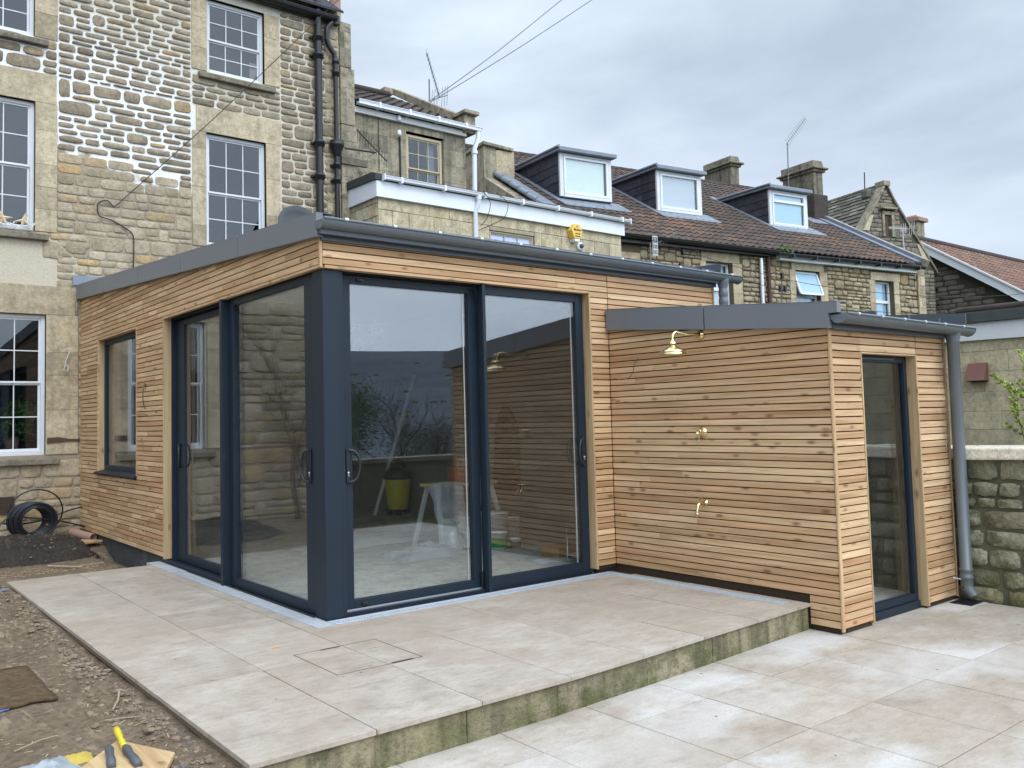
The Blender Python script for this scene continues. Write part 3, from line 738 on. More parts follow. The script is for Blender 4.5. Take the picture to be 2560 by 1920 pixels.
dp = MB(); dp.lathe((4.50, -.115, 2.735), -Z, [(.060, -.02), (.062, 0), (.052, .05), (.043, .085), (.043, .10), (.047, .11), (.047, .16), (.043, .17), (.043, .19), (.047, .20), (.047, .24), (.043, .25), (.043, .55)], 20)
dp.build('downpipe', 'zinc_gutter', ext)

# side window
W = MB(); W.box((-.03, 4.305, 2.478), (.06, 5.905, 2.4985)); W.build('window_soffit', 'larch_y', ext)
s = MB(); s.box((-.036, 5.902, .83), (.12, 5.922, 2.496)); s.build('window_reveal', 'oak_z', ext, bevel=.002)
s = MB(); s.box((-.036, 4.288, .83), (.12, 4.308, 2.496)); s.build('window_reveal', 'oak_z', ext, bevel=.002)
wn = MB(); a, b, c, d, e = 4.312, 5.898, .865, 2.47, .055
wn.box((.045, a, c), (.10, a+e, d)); wn.box((.045, b-e, c), (.10, b, d)); wn.box((.045, a+e, d-e), (.10, b-e, d)); wn.box((.045, a+e, c), (.10, b-e, c+e))
wf = wn.build('window', 'navy', ext, bevel=.003)
s = MB(); s.box((.066, a+e, c+e), (.086, b-e, d-e)); s.build('pane', 'glass_door', wf)
s = MB(); s.prism([(-.075, 4.27, .816), (-.075, 4.27, .836), (.045, 4.27, .866), (.045, 4.27, .846)], (0, 1.66, 0)); s.build('sill', 'navy', wf, bevel=.002)

# corner post
s = MB(); s.box((0, 0, -.004), (.136, .155, 2.4985)); s.build('corner_post', 'navy', ext, bevel=.003)
s = MB(); s.box((.1365, .012, .0), (.172, .06, 2.497)); s.box((.012, .1565, .0), (.055, .18, 2.497)); s.build('post_trim', 'navy', ext, bevel=.002)

def handle(parent, P, dirv, side):
    """bow handle: P plate centre, dirv = outward, side = direction the bow bulges"""
    P, dv, sd_ = Vector(P), Vector(dirv), Vector(side)
    s = MB(); s.obox(P-sd_*.016-Z*.125, sd_*.032, Z*.25, dv*.012); h = s.build('handle', 'black_plastic', parent, bevel=.004)
    path = []
    for k in range(13):
        t = math.pi*k/12; path.append(P+dv*(.012+.028*math.sin(t)**.5)+sd_*(.075*math.sin(t)**.8+.004)+Z*(.115*math.cos(t)))
    s = MB(); s.tube(path, .0095, 8); s.build('grip', 'black_plastic', h)
    s = MB(); s.lathe(P+dv*.012-Z*.05+sd_*-.002, dv, [(0, 0), (.009, 0), (.009, .006), (0, .006)], 12); s.obox(P+dv*.012-Z*.075-sd_*.005, sd_*.007, Z*.02, dv*.005); s.build('lock_cylinder', 'silver', h)

def leaf_front(x0, x1, y0, y1, z0, z1, gx0, gx1, gz0, gz1, name='sliding_door'):
    s = MB(); s.box((x0, y0, z0), (gx0, y1, z1)); s.box((gx1, y0, z0), (x1, y1, z1)); s.box((gx0, y0+.001, gz1), (gx1, y1-.001, z1)); s.box((gx0, y0+.001, z0), (gx1, y1-.001, gz0))
    f = s.build(name, 'navy', ext, bevel=.003)
    s = MB(); ym = (y0+y1)/2+.004; s.box((gx0-.01, ym-.012, gz0-.01), (gx1+.01, ym+.012, gz1+.01)); s.build('pane', 'glass_door', f)
    s = MB(); e = .006
    s.box((gx0, ym-.018, gz0), (gx0+e, ym-.0125, gz1)); s.box((gx0+e, ym-.018, gz0), (gx1, ym-.0125, gz0+e)); s.box((gx1-e, ym-.018, gz0+e), (gx1, ym-.0125, gz1)); s.build('glazing_gasket', 'black_rubber', f)
    s = MB(); s.box((gx1-.028, ym+.014, gz0), (gx1-.018, ym+.018, gz1)); s.build('spacer_bar', 'white_metal', f)
    return f
def leaf_side(y0, y1, x0, x1, z0, z1, gy0, gy1, gz0, gz1, name='sliding_door'):
    s = MB(); s.box((x0, y0, z0), (x1, gy0, z1)); s.box((x0, gy1, z0), (x1, y1, z1)); s.box((x0+.001, gy0, gz1), (x1-.001, gy1, z1)); s.box((x0+.001, gy0, z0), (x1-.001, gy1, gz0))
    f = s.build(name, 'navy', ext, bevel=.003)
    s = MB(); xm = (x0+x1)/2+.004; s.box((xm-.012, gy0-.01, gz0-.01), (xm+.012, gy1+.01, gz1+.01)); s.build('pane', 'glass_door', f)
    return f
# front
fr = MB(); fr.box((.172, .045, 2.468), (2.64, .15, 2.497)); fr.box((2.615, .045, .0), (2.6395, .15, 2.468)); fr.box((.172, .03, -.006), (2.64, .15, .022)); fr.box((.1725, .045, .022), (.186, .15, 2.468))
fr.build('door_frame', 'navy', ext, bevel=.002)
f1 = leaf_front(.188, 1.455, .085, .135, .030, 2.452, .272, 1.372, .092, 2.402)
s = MB(); s.box((.182, .066, .022), (1.44, .072, .034)); s.build('track', 'silver', ext)
f2 = leaf_front(1.452, 2.612, .028, .078, .008, 2.484, 1.494, 2.535, .103, 2.398)
s = MB(); s.box((1.440, -.022, -.004), (1.470, .030, 2.486)); s.build('interlock', 'navy', f2, bevel=.002)
handle(f1, (.232, .084, 1.06), (0, -1, 0), (1, 0, 0)); handle(f2, (2.575, .027, 1.075), (0, -1, 0), (-1, 0, 0))
for z_ in (.060, 2.432):
    s = MB(); s.box((.33, .066, z_-.010), (.375, .0845, z_+.010)); s.box((.345, .058, z_-.006), (.362, .0655, z_+.006)); s.build('bolt', 'black_plastic', f1, bevel=.002)
s = MB(); s.box((1.425, .05, .03), (1.438, .075, .16)); s.build('bumper', 'black_rubber', ext, bevel=.004)
# left side
fr = MB(); fr.box((.045, .182, 2.468), (.15, 3.37, 2.497)); fr.box((.045, 3.345, .0), (.15, 3.3695, 2.468)); fr.box((.03, .182, -.006), (.15, 3.37, .022))
fr.box((.0, 1.86, -.012), (.03, 3.37, .034)); fr.build('door_frame', 'navy', ext, bevel=.002)
l1 = leaf_side(.184, 1.80, .028, .078, .004, 2.480, .345, 1.700, .070, 2.415)
s = MB(); s.box((-.038, 1.800, -.02), (.040, 1.850, 2.484)); s.build('interlock', 'navy', l1, bevel=.002)
l2 = leaf_side(1.78, 3.342, .090, .138, .030, 2.452, 2.10, 3.12, .105, 2.398)
handle(l1, (.027, .262, 1.065), (-1, 0, 0), (0, 1, 0)); handle(l2, (.089, 3.235, 1.08), (-1, 0, 0), (0, -1, 0))

# ================================================================== SIDE ANNEXE (shower wall + tall window)
XC, YD = 2.888, -2.142
an = thing('clad_annexe', 'smaller larch clad lean-to block with a tall narrow window and grey sloping roof', 'annexe', (3.8, -1.1, 0))
atop = lambda y: 2.345+(y+.04)*.0918; abot = lambda y: 2.157+(y+.04)*.0925
s = MB(); clad(s, (XC+.02, 0, 0), Y, -X, YD+.012, -.034, -.150, (2.20, .093), [(-1.90, 1, -.3, .06)], lens=(.9, 3.2))
s.build('side_cladding', 'larch_y', an, bevel=.0015)
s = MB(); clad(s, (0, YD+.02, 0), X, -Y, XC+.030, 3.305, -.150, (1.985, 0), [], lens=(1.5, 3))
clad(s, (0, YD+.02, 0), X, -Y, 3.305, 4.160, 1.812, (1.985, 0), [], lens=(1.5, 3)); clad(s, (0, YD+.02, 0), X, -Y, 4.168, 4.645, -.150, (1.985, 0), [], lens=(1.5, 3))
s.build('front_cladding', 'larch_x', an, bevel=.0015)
s = MB(); s.box((XC-.006, YD-.006, -.166), (XC+.026, YD+.008, 1.99)); s.build('corner_bead', 'larch_z', an, bevel=.002)
s = MB(); s.box((4.650, YD-.006, -.16), (4.668, YD+.02, 1.99)); s.build('corner_bead', 'larch_z', an, bevel=.002)
s = MB(); s.box((XC+.012, -1.895, -.150), (XC+.020, -1.897, .055)); s.build('end_trim', 'larch_z', an)
s = MB(); s.box((3.306, YD-.004, -.17), (3.322, YD+.09, 1.810)); s.build('window_reveal', 'oak_z', an, bevel=.002)
s = MB(); s.box((4.148, YD-.004, -.17), (4.166, YD+.09, 1.810)); s.build('window_reveal', 'oak_z', an, bevel=.002)
s = MB(); s.box((3.322, YD, 1.800), (4.148, YD+.07, 1.8105)); s.build('window_soffit', 'larch_x', an)
s = MB(); s.box((XC+.021, YD+.03, -.19), (XC+.09, .0, 2.12)); s.box((XC+.09, YD+.021, -.19), (3.32, YD+.09, 1.97)); s.box((4.15, YD+.021, -.19), (4.645, YD+.09, 1.97)); s.box((3.32, YD+.021, 1.815), (4.15, YD+.09, 1.97))
s.build('membrane', 'batten', an); s = MB()
s.box((XC+.03, YD+.03, -.212), (XC+.20, YD+.10, -.19)); s.box((4.2, YD+.03, -.212), (4.62, YD+.10, -.19))
s.build('base_feet', 'void', an)
s = MB(); s.box((4.60, YD+.1, -.2), (4.64, .0, 2.1)); s.box((XC+.092, YD+.1, -.1), (XC+.12, -.02, 2.0)); s.box((XC+.12, -.05, -.1), (4.58, -.02, 2.0)); s.build('inner_wall', 'plaster', an)
s = MB(); s.box((XC+.1, YD+.1, -.2), (4.6, -.05, -.14)); s.build('floor', 'concrete', an)
wn = MB(); a, b, c, d = 3.326, 4.146, -.125, 1.806; y0 = YD+.072
wn.box((a, y0, c), (a+.045, y0+.06, d)); wn.box((b-.045, y0, c), (b, y0+.06, d)); wn.box((a+.045, y0, d-.06), (b-.045, y0+.06, d)); wn.box((a+.045, y0, c), (b-.045, y0+.06, c+.05))
wf = wn.build('tall_window', 'navy', an, bevel=.003)
s = MB(); s.box((a+.045, y0+.022, c+.05), (b-.045, y0+.044, d-.06)); s.build('pane', 'glass_door', wf)
s = MB(); s.box((a-.0, y0-.015, -.208), (b, y0+.07, -.128)); s.build('sill', 'navy', wf, bevel=.004)
s = MB(); s.box((a+.12, y0-.006, 1.765), (b-.20, y0-.001, 1.778)); s.build('vent_slot', 'grey_plastic', wf)
ya = [YD-.105, -1.115, -.045]
for i in range(2):
    a, b = ya[i]+.006, ya[i+1]-.006
    pts = [(XC-.05, a, abot(a)), (XC-.05, b, abot(b)), (XC-.05, b, atop(b)), (XC-.05, a, atop(a))]
    if i == 0: pts = [(XC-.05, YD-.03, abot(YD)), (XC-.05, b, abot(b)), (XC-.05, b, atop(b)), (XC-.05, a, atop(a)), (XC-.05, a, abot(YD)+.105), (XC-.05, YD-.03, abot(YD)+.105)]
    s = MB(); s.prism(pts, (.05, 0, 0)); s.prism([(XC-.052, a, atop(a)+.0005), (XC-.052, b, atop(b)+.0005), (XC-.052, b, atop(b)+.004), (XC-.052, a, atop(a)+.004)], (.15, 0, 0))
    s.build('fascia_tray', 'zinc', an, bevel=.003)
s = MB(); s.prism([(XC+.0, -.05, atop(-.05)-.07), (XC, YD-.10, atop(YD-.1)-.07), (XC, YD-.10, atop(YD-.1)-.14), (XC, -.05, atop(-.05)-.14)], (4.86-XC, 0, 0))
xx = XC+.47
while xx < 4.8: s.prism([(xx, -.05, atop(-.05)-.07), (xx, YD-.105, atop(YD-.1)-.07), (xx, YD-.105, atop(YD-.1)-.040), (xx, -.05, atop(-.05)-.040)], (.02, 0, 0)); xx += .5
s.build('roof', 'zinc_dark', an)
s = MB(); s.prism([(4.855, -.06, atop(-.05)-.10), (4.855, YD-.10, atop(YD)-.10), (4.855, YD-.10, atop(YD)+.02), (4.855, -.06, atop(-.05)+.02)], (.012, 0, 0)); s.build('end_upstand', 'zinc_dark', an)
s = MB(); s.box((XC-.0, YD-.040, 1.958), (4.67, YD-.010, 2.08)); s.build('eaves_fascia', 'zinc_dark', an)
s = MB(); half_gutter(s, (XC-.02, YD-.095, 2.055), (4.90, YD-.095, 2.040), Z, -Y, .060, 14); s.build('gutter', 'zinc_gutter', an)
stop_end((XC-.028, YD-.095, 2.055), .064, 'stop_end', an); stop_end((4.90, YD-.095, 2.040), .064, 'stop_end', an)
for k in range(6):
    xk = XC+.13+k*.33; s = MB(); s.tube([(xk-.013, YD-.157, 2.060-.0076*(xk-XC)), (xk+.013, YD-.157, 2.060-.0076*(xk-XC))], .0125, 8); s.build('gutter_clip', 'clip', an)
s = MB(); s.lathe((4.655, YD-.075, 2.01), -Z, [(.064, -.02), (.064, 0), (.056, .04), (.048, .075), (.048, .09), (.046, .092), (.046, 1.93), (.052, 1.935), (.052, 1.955), (.047, 1.96), (.047, 1.99), (.052, 1.995), (.052, 2.015), (.047, 2.02), (.047, 2.08)], 22)
s.tube([(4.655, YD-.075, -.07), (4.657, YD-.088, -.105), (4.662, YD-.118, -.145)], [.047, .047, .046], 18, caps=False)
s.build('downpipe', 'zinc_gutter', an)
s = MB(); s.tube([(4.655, YD-.078, -.02), (4.56, YD-.01, .0)], .005, 6); s.build('pipe_bracket', 'galv', an)

# ================================================================== fixtures on the shower wall
xw = XC-.001
sh = thing('outdoor_shower', 'polished brass rain shower head on a bent arm high on the larch wall', 'shower', (xw, -1.04, 2.02))
s = MB(); s.lathe((xw, -1.042, 2.022), -X, [(0, 0), (.036, 0), (.038, .004), (.032, .014), (.018, .02), (.016, .022)], 22); s.build('rose', 'brass', sh)
arm = [(xw-.01, -1.042, 2.022), (xw-.30, -1.042, 2.030)]
for k in range(7): t = k/6*math.pi/2; arm.append((xw-.30-.055*math.sin(t), -1.042, 2.030-.055*(1-math.cos(t))))
arm.append((xw-.355, -1.042, 1.950))
s = MB(); s.tube(arm, .0115, 12); s.build('arm', 'brass', sh)
s = MB(); s.lathe((xw-.355, -1.042, 1.958), -Z, [(.013, -.012), (.015, 0), (.030, .012), (.036, .030), (.026, .040), (.034, .046), (.075, .068), (.098, .080), (.103, .088), (.099, .094), (.103, .100), (.108, .108), (.104, .114), (.0, .115)], 40); s.build('head', 'brass', sh)
sv = thing('shower_valve', 'round brass shower valve half way up the larch wall', 'shower valve', (xw, -1.03, 1.233))
s = MB(); s.lathe((xw, -1.03, 1.233), -X, [(0, 0), (.041, 0), (.043, .004), (.034, .012), (.026, .018), (.025, .06), (.022, .064), (.018, .064), (.018, .05), (0, .05)], 26); s.build('escutcheon', 'brass', sv)
s = MB(); s.tube([(xw-.055, -1.03, 1.205), (xw-.06, -1.03, 1.155)], .003, 6); s.build('lever', 'brass', sv)
tp = thing('garden_tap', 'small brass garden tap low on the larch wall', 'tap', (xw, -1.028, .665))
s = MB(); s.lathe((xw, -1.028, .665), -X, [(0, 0), (.024, 0), (.024, .005), (.013, .010), (.012, .05)], 16); s.tube([(xw-.04, -1.028, .665), (xw-.072, -1.028, .667), (xw-.100, -1.028, .650), (xw-.112, -1.028, .610), (xw-.113, -1.028, .585)], [.013, .015, .013, .012, .013], 12)
s.lathe((xw-.113, -1.028, .592), -Z, [(.013, 0), (.018, .004), (.018, .016), (.012, .018), (.012, .035), (.0, .036)], 14); s.build('body', 'brass', tp)
s = MB(); s.tube([(xw-.068, -1.028, .665), (xw-.068, -1.028, .712)], .006, 8); s.tube([(xw-.068, -1.058, .714), (xw-.068, -.998, .714)], .005, 8); s.build('handle', 'brass', tp)
def cable(name, label, pts, r=.0035, mat='grey_plastic', cat='cable', seg=6, group=None):
    P = [Vector(p) for p in pts]; out = []
    for i in range(len(P)-1):
        p0, p1, p2, p3 = P[max(i-1, 0)], P[i], P[i+1], P[min(i+2, len(P)-1)]
        for k in range(6):
            t = k/6; out.append(.5*((2*p1)+(-p0+p2)*t+(2*p0-5*p1+4*p2-p3)*t*t+(-p0+3*p1-3*p2+p3)*t**3))
    out.append(P[-1]); s = MB(); s.tube(out, r, seg); o = s.build(name, mat); tag(o, label, cat, group); return o
cable('loose_cable', 'thin grey cable tail curling out of the larch wall beside the shower head', [(xw-.002, -.37, 1.875), (xw-.02, -.345, 1.83), (xw-.035, -.335, 1.76), (xw-.03, -.28, 1.71), (xw-.035, -.19, 1.70), (xw-.03, -.10, 1.72)], .0028)
cable('loose_cable', 'short grey cable tail poking out between the small side window and the sliding doors', [(-.033, 3.95, 1.82), (-.06, 3.90, 1.84), (-.085, 3.87, 1.76), (-.08, 3.90, 1.68), (-.06, 3.93, 1.60), (-.055, 3.90, 1.57)], .005)

# ================================================================== OLD STONE HOUSE
YH = 6.8
hs = thing('stone_house', 'tall old rubble stone house with white sash windows and fresh white pointing', 'house', (1, YH, 0))
win = [  # x0,x1,z0,z1 of the sash openings
 (1.735, 2.655, 6.665, 7.80), (1.715, 2.665, 4.02, 5.735),
 (-1.62, -.615, 6.60, 7.78), (-1.62, -.60, 3.985, 5.72), (-1.46, -.455, 1.05, 2.885),
 (-5.1, -4.15, 3.99, 5.72), (-5.1, -4.15, 1.05, 2.885)]
sur = [(1.50, 2.91, 6.60, 8.2), (1.50, 1.735, 4.0, 5.74), (2.665, 2.90, 4.0, 5.74), (1.566, 2.93, 5.74, 6.12),
 (-.615, -.33, 6.60, 8.2), (-1.9, -.33, 5.72, 6.12), (-.60, -.33, 3.99, 5.72), (-.455, -.06, 1.0, 2.89), (-1.8, -.10, 2.885, 3.27), (-1.9, -1.46, 1.0, 2.885),
 (-1.9, -1.62, 3.99, 8.2), (-5.4, -4.15+.28, 3.9, 6.1), (-5.4, -4.15+.28, .95, 3.25)]
holes = [(a, b, c, d) for a, b, c, d in win]+sur
s = MB()
def wall_grid(mb, P0, U, V, Nn, u0, u1, v0, v1, holes, th=.04):
    us = sorted(set([u0, u1]+[h for a, b, c, d in holes for h in (a, b) if u0 < h < u1])); vs_ = sorted(set([v0, v1]+[h for a, b, c, d in holes for h in (c, d) if v0 < h < v1]))
    for i in range(len(us)-1):
        for j in range(len(vs_)-1):
            cu, cv = (us[i]+us[i+1])/2, (vs_[j]+vs_[j+1])/2
            if any(a < cu < b and c < cv < d for a, b, c, d in holes): continue
            mb.obox(Vector(P0)+Vector(U)*us[i]+Vector(V)*vs_[j]-Vector(Nn)*th, Vector(U)*(us[i+1]-us[i]), Vector(V)*(vs_[j+1]-vs_[j]), Vector(Nn)*th)
wall_grid(s, (0, YH, 0), X, Z, -Y, -7.5, 3.97, -.4, 8.25, win, .30)
s.build('wall', 'mortar', hs)
random.seed(11)
split = lambda u, v: True
up_ = MB(); stones(up_, (0, YH, 0), X, Z, -Y, 1.50, 8.2, holes, rows=(.080, .125), lens=(.15, .36), gap=.027, h=.020, K=16, u0=-.33, v0=4.40, red=.04, jit=.24, sq=4.2, span=.03, clip=lambda u, v: v > 5.08-.27*u+.3*fbm(u, v, 1.3, 2)); up_.build('rubble_facing', 'rubble', hs)
up_ = MB(); stones(up_, (0, YH, 0), X, Z, -Y, -.33, 6.60, holes, rows=(.09, .14), lens=(.18, .42), gap=.022, h=.020, K=16, u0=-7.5, v0=6.12, jit=.22, sq=4.2); up_.build('rubble_facing', 'rubble', hs)
up_ = MB(); stones(up_, (0, YH, 0), X, Z, -Y, 3.97, 8.2, holes, rows=(.085, .14), lens=(.12, .34), gap=.020, h=.018, u0=2.92, v0=3.1, red=.08, jit=.22, sq=4.2, span=.08); up_.build('rubble_facing', 'rubble', hs)
up_ = MB(); stones(up_, (0, YH, 0), X, Z, -Y, 2.92, 6.60, holes, rows=(.085, .13), lens=(.16, .38), gap=.020, h=.018, K=16, u0=1.50, v0=6.12, jit=.22, sq=4.2); up_.build('rubble_facing', 'rubble', hs)
lo = MB(); stones(lo, (0, YH, 0), X, Z, -Y, 1.50, 5.95, holes, rows=(.09, .15), lens=(.14, .34), gap=.011, h=.010, u0=-.33, v0=3.0, red=.10, jit=.14, sq=5, clip=lambda u, v: v <= 5.08-.27*u+.3*fbm(u, v, 1.3, 2)); lo.build('rubble_facing', 'rubble_low', hs)
lo = MB(); stones(lo, (0, YH, 0), X, Z, -Y, .05, 4.0, holes, rows=(.09, .18), lens=(.14, .38), gap=.015, h=.014, K=16, u0=-7.5, v0=-.12, red=.22, jit=.22, sq=4.5, bright=(.6, .3), clip=lambda u, v: not (3.22 < v < 3.80+.2*fbm(u, v, 1.5, 2) and u < .0+.3*fbm(u, v, 2, 2))); lo.build('rubble_facing', 'rubble_low', hs)
lo = MB(); stones(lo, (0, YH, 0), X, Z, -Y, -1.9, 6.12, holes, rows=(.12, .2), lens=(.18, .50), gap=.018, h=.016, u0=-7.5, v0=4.0, red=.15); lo.build('rubble_facing', 'rubble_low', hs)
# dressed surrounds
def surround(name, x0, x1, z0, z1, jl, jr, lt, sill=True, lintel=(None, None), off=.016):
    s = MB()
    def jamb(a, b):
        z = z0; k = 0
        while z < z1-.02:
            h = random.choice([.34, .46, .58, .30]); h = min(h, z1-z); h = z1-z if z1-z-h < .12 else h
            blocks(s, (0, YH, 0), X, Z, -Y, [(a, b, z, z+h)], off, .0018); z += h
    jamb(x0-jl, x0); jamb(x1, x1+jr)
    if lt: blocks(s, (0, YH, 0), X, Z, -Y, [(lintel[0] or x0-jl, lintel[1] or x1+jr, z1, z1+lt)], off, .0018)
    # reveals
    s.box((x0-.004, YH-.012, z0), (x0, YH+.13, z1)); s.box((x1, YH-.012, z0), (x1+.004, YH+.13, z1)); s.box((x0, YH-.012, z1), (x1, YH+.13, z1+.004))
    o = s.build('window_surround', 'ashlar', hs, bevel=.004)
    if sill:
        s = MB(); s.prism([(x0-.14, YH-.085, z0-.125), (x0-.14, YH-.085, z0-.045), (x0-.14, YH+.12, z0-.005), (x0-.14, YH+.12, z0-.125)], (x1-x0+.30, 0, 0), (.1, .6, .4)); s.build('stone_sill', 'ashlar_dirty', hs, bevel=.012)
surround('a', *win[0], .235, .255, 0); surround('b', *win[1], .21, .235, .385, lintel=(1.566, 2.925))
surround('c', *win[2], .28, .285, 0); surround('d', *win[3], .28, .27, .40, lintel=(-1.9, -.34)); surround('e', *win[4], .3, .395, .385, lintel=(-1.8, -.10))
surround('f', *win[5], .28, .28, .40); surround('g', *win[6], .28, .28, .36)
def sash(x0, x1, z0, z1, mid, nx=3, nt_=2, nb=2, y=YH+.075, parent=hs, mat='white_paint', e=.050, room=True, glass='glass_house'):
    s = MB()
    s.box((x0, y-.02, z0), (x0+e, y+.06, z1)); s.box((x1-e, y-.02, z0), (x1, y+.06, z1)); s.box((x0+e, y-.02, z1-e), (x1-e, y+.06, z1)); s.box((x0+e, y-.025, z0), (x1-e, y+.06, z0+.06))
    f = s.build('sash_window', mat, parent, bevel=.003)
    for (a, b, yy, nr, nm) in ((z0+.06, mid, y+.028, nb, 'lower_sash'), (mid, z1-e, y, nt_, 'upper_sash')):
        s = MB(); r_ = .026; g_ = .0065
        s.box((x0+e, yy, a), (x0+e+r_, yy+.026, b)); s.box((x1-e-r_, yy, a), (x1-e, yy+.026, b)); s.box((x0+e+r_, yy, a), (x1-e-r_, yy+.026, a+r_)); s.box((x0+e+r_, yy, b-r_*.9), (x1-e-r_, yy+.026, b))
        for i in range(1, nx): xx = x0+e+r_+(x1-x0-2*e-2*r_)*i/nx; s.box((xx-g_, yy+.002, a+r_), (xx+g_, yy+.022, b-r_*.9))
        for i in range(1, nr): zz = a+r_+(b-a-2*r_)*i/nr; s.box((x0+e+r_, yy+.003, zz-g_), (x1-e-r_, yy+.021, zz+g_))
        s.build(nm, mat, f)
        s = MB(); s.box((x0+e+.01, yy+.010, a+.01), (x1-e-.01, yy+.014, b-.01)); s.build('pane', glass, f)
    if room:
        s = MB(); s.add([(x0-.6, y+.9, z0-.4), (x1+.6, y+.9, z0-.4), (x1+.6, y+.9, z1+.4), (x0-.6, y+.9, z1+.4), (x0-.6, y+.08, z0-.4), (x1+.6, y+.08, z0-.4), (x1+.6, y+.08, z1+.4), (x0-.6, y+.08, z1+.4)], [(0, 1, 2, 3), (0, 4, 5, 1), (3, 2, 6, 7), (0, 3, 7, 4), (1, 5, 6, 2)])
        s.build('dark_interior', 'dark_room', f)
    return f
mids = [7.19, 4.85, 7.2, 4.85, 1.985, 4.85, 1.985]
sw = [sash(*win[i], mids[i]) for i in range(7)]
# eaves, gutter and roof
s = MB(); half_gutter(s, (-7.5, 6.66, 8.02), (3.86, 6.66, 7.99), Z, -Y, .065, 12); s.build('gutter', 'black_iron', hs)
s = MB(); s.prism([(-7.6, 6.60, 8.08), (-7.6, 6.60, 8.12), (-7.6, 11.2, 11.6), (-7.6, 11.2, 11.5)], (11.57, 0, 0)); s.build('roof', 'slate', hs)
s = MB(); s.box((-7.5, 6.70, 7.93), (3.95, 6.79, 8.07)); s.build('eaves_board', 'black_iron', hs)
s = MB(); s.box((-7.5, YH+.001, -.4), (-7.3, 14, 8.2)); s.box((3.67, YH+.31, -.4), (3.96, 15.5, 8.2)); s.build('end_wall', 'ashlar_dirty', hs)
# corner quoins + downpipes
s = MB(); ashlar(s, (0, YH, 0), X, Z, -Y, 3.72, 3.975, 3.0, 8.0, .25, .38, [], .014); s.build('quoins', 'ashlar', hs, bevel=.005)
def iron_pipe(x, z0, z1, r, collars, y=YH-.10):
    s = MB(); s.tube([(x, y, z0), (x, y, z1)], r, 14)
    for zc in collars: s.lathe((x, y, zc), Z, [(r, -.055), (r*1.32, -.05), (r*1.32, .0), (r*1.5, .005), (r*1.5, .03), (r*1.3, .035), (r*1.3, .05), (r, .055)], 14); s.box((x-r*2, y+.02, zc-.01), (x+r*2, YH-.0, zc+.02))
    return s.build('downpipe', 'black_iron', hs)
iron_pipe(3.545, 3.2, 8.3, .060, [7.30, 5.86, 5.32, 7.6])
pp = iron_pipe(3.86, 3.2, 5.7, .042, [5.55, 5.3])
s = MB(); s.lathe((3.86, YH-.10, 5.70), Z, [(.045, 0), (.065, .03), (.075, .07), (.115, .16), (.125, .18), (.125, .22), (.110, .225), (.110, .26), (.07, .262), (0, .262)], 16)
s.tube([(3.86, YH-.10, 5.94), (3.86, YH-.10, 7.12)], .040, 12)
s.lathe((3.86, YH-.10, 7.08), Z, [(.04, -.05), (.058, -.045), (.058, 0), (.066, .005), (.066, .04), (.04, .06)], 12)
s.tube([(3.86, YH-.10, 7.10), (3.86, YH-.10, 7.30), (3.84, YH-.10, 7.40), (3.74, YH-.10, 7.52), (3.71, YH-.10, 7.62), (3.71, YH-.10, 7.80), (3.80, YH-.12, 7.92)], .045, 12); s.lathe((3.86, YH-.10, 7.28), Z, [(.04, -.04), (.06, -.035), (.06, .03), (.04, .05)], 12)
s.build('hopper_pipe', 'black_iron', hs)
# party pier with pots
s = MB()
for (x1, z0, z1) in ((4.20, 7.27, 8.03), (4.255, 6.3, 7.26), (4.29, 3.0, 6.29)):
    ashlar(s, (0, YH-.02, 0), X, Z, -Y, 3.985, x1, z0, z1, .26, .30, [], .014)
    s.box((3.985, YH-.03, z0), (x1, YH+5.0 if z1 < 8 else YH+1.2, z1))
s.box((3.97, YH-.07, 5.62), (4.46, YH-.02, 5.74), (.1, .9, .2)); s.build('party_pier', 'ashlar_dirty', hs, bevel=.006)
s = MB(); s.lathe((4.06, YH+.25, 8.03), Z, [(.12, 0), (.13, .05), (.10, .10), (.095, .7), (.12, .75)], 16); s.build('chimney_pot', 'terracotta', hs)
# flashing, hinge, hooks, vent, nails
s = MB(); s.prism([(-.132, 6.775, 3.30), (-.132, 6.775, 3.43), (3.9, 6.775, 3.56), (3.9, 6.775, 3.43)], (0, .018, 0)); s.build('lead_flashing', 'lead', hs)
s = MB(); s.prism([(-.44, 6.765, 1.20), (-.44, 6.765, 1.27), (-.30, 6.765, 1.275), (-.18, 6.765, 1.25), (-.04, 6.765, 1.245), (-.04, 6.765, 1.215), (-.2, 6.765, 1.215)], (0, .012, 0)); s.build('old_hinge', 'rust', hs)
s = MB(); s.tube([(-.22, 6.765, 2.42), (-.20, 6.73, 2.45), (-.17, 6.73, 2.42), (-.20, 6.74, 2.34), (-.23, 6.74, 2.24), (-.19, 6.74, 2.20), (-.20, 6.74, 2.14), (-.25, 6.74, 2.16), (-.23, 6.74, 2.22)], .008, 6); s.build('wall_hook', 'white_metal', hs)
s = MB(); s.box((-1.02, 6.755, .33), (-.82, 6.775, .54))
vb = s.build('air_brick', 'rust', hs)
s = MB()
for i in range(8):
    for j in range(7): s.box((-1.012+i*.0245+(.006 if j % 2 else 0), 6.752, .342+j*.028), (-1.012+i*.0245+.013+(.006 if j % 2 else 0), 6.7545, .342+j*.028+.018))
s.build('holes', 'void', vb)
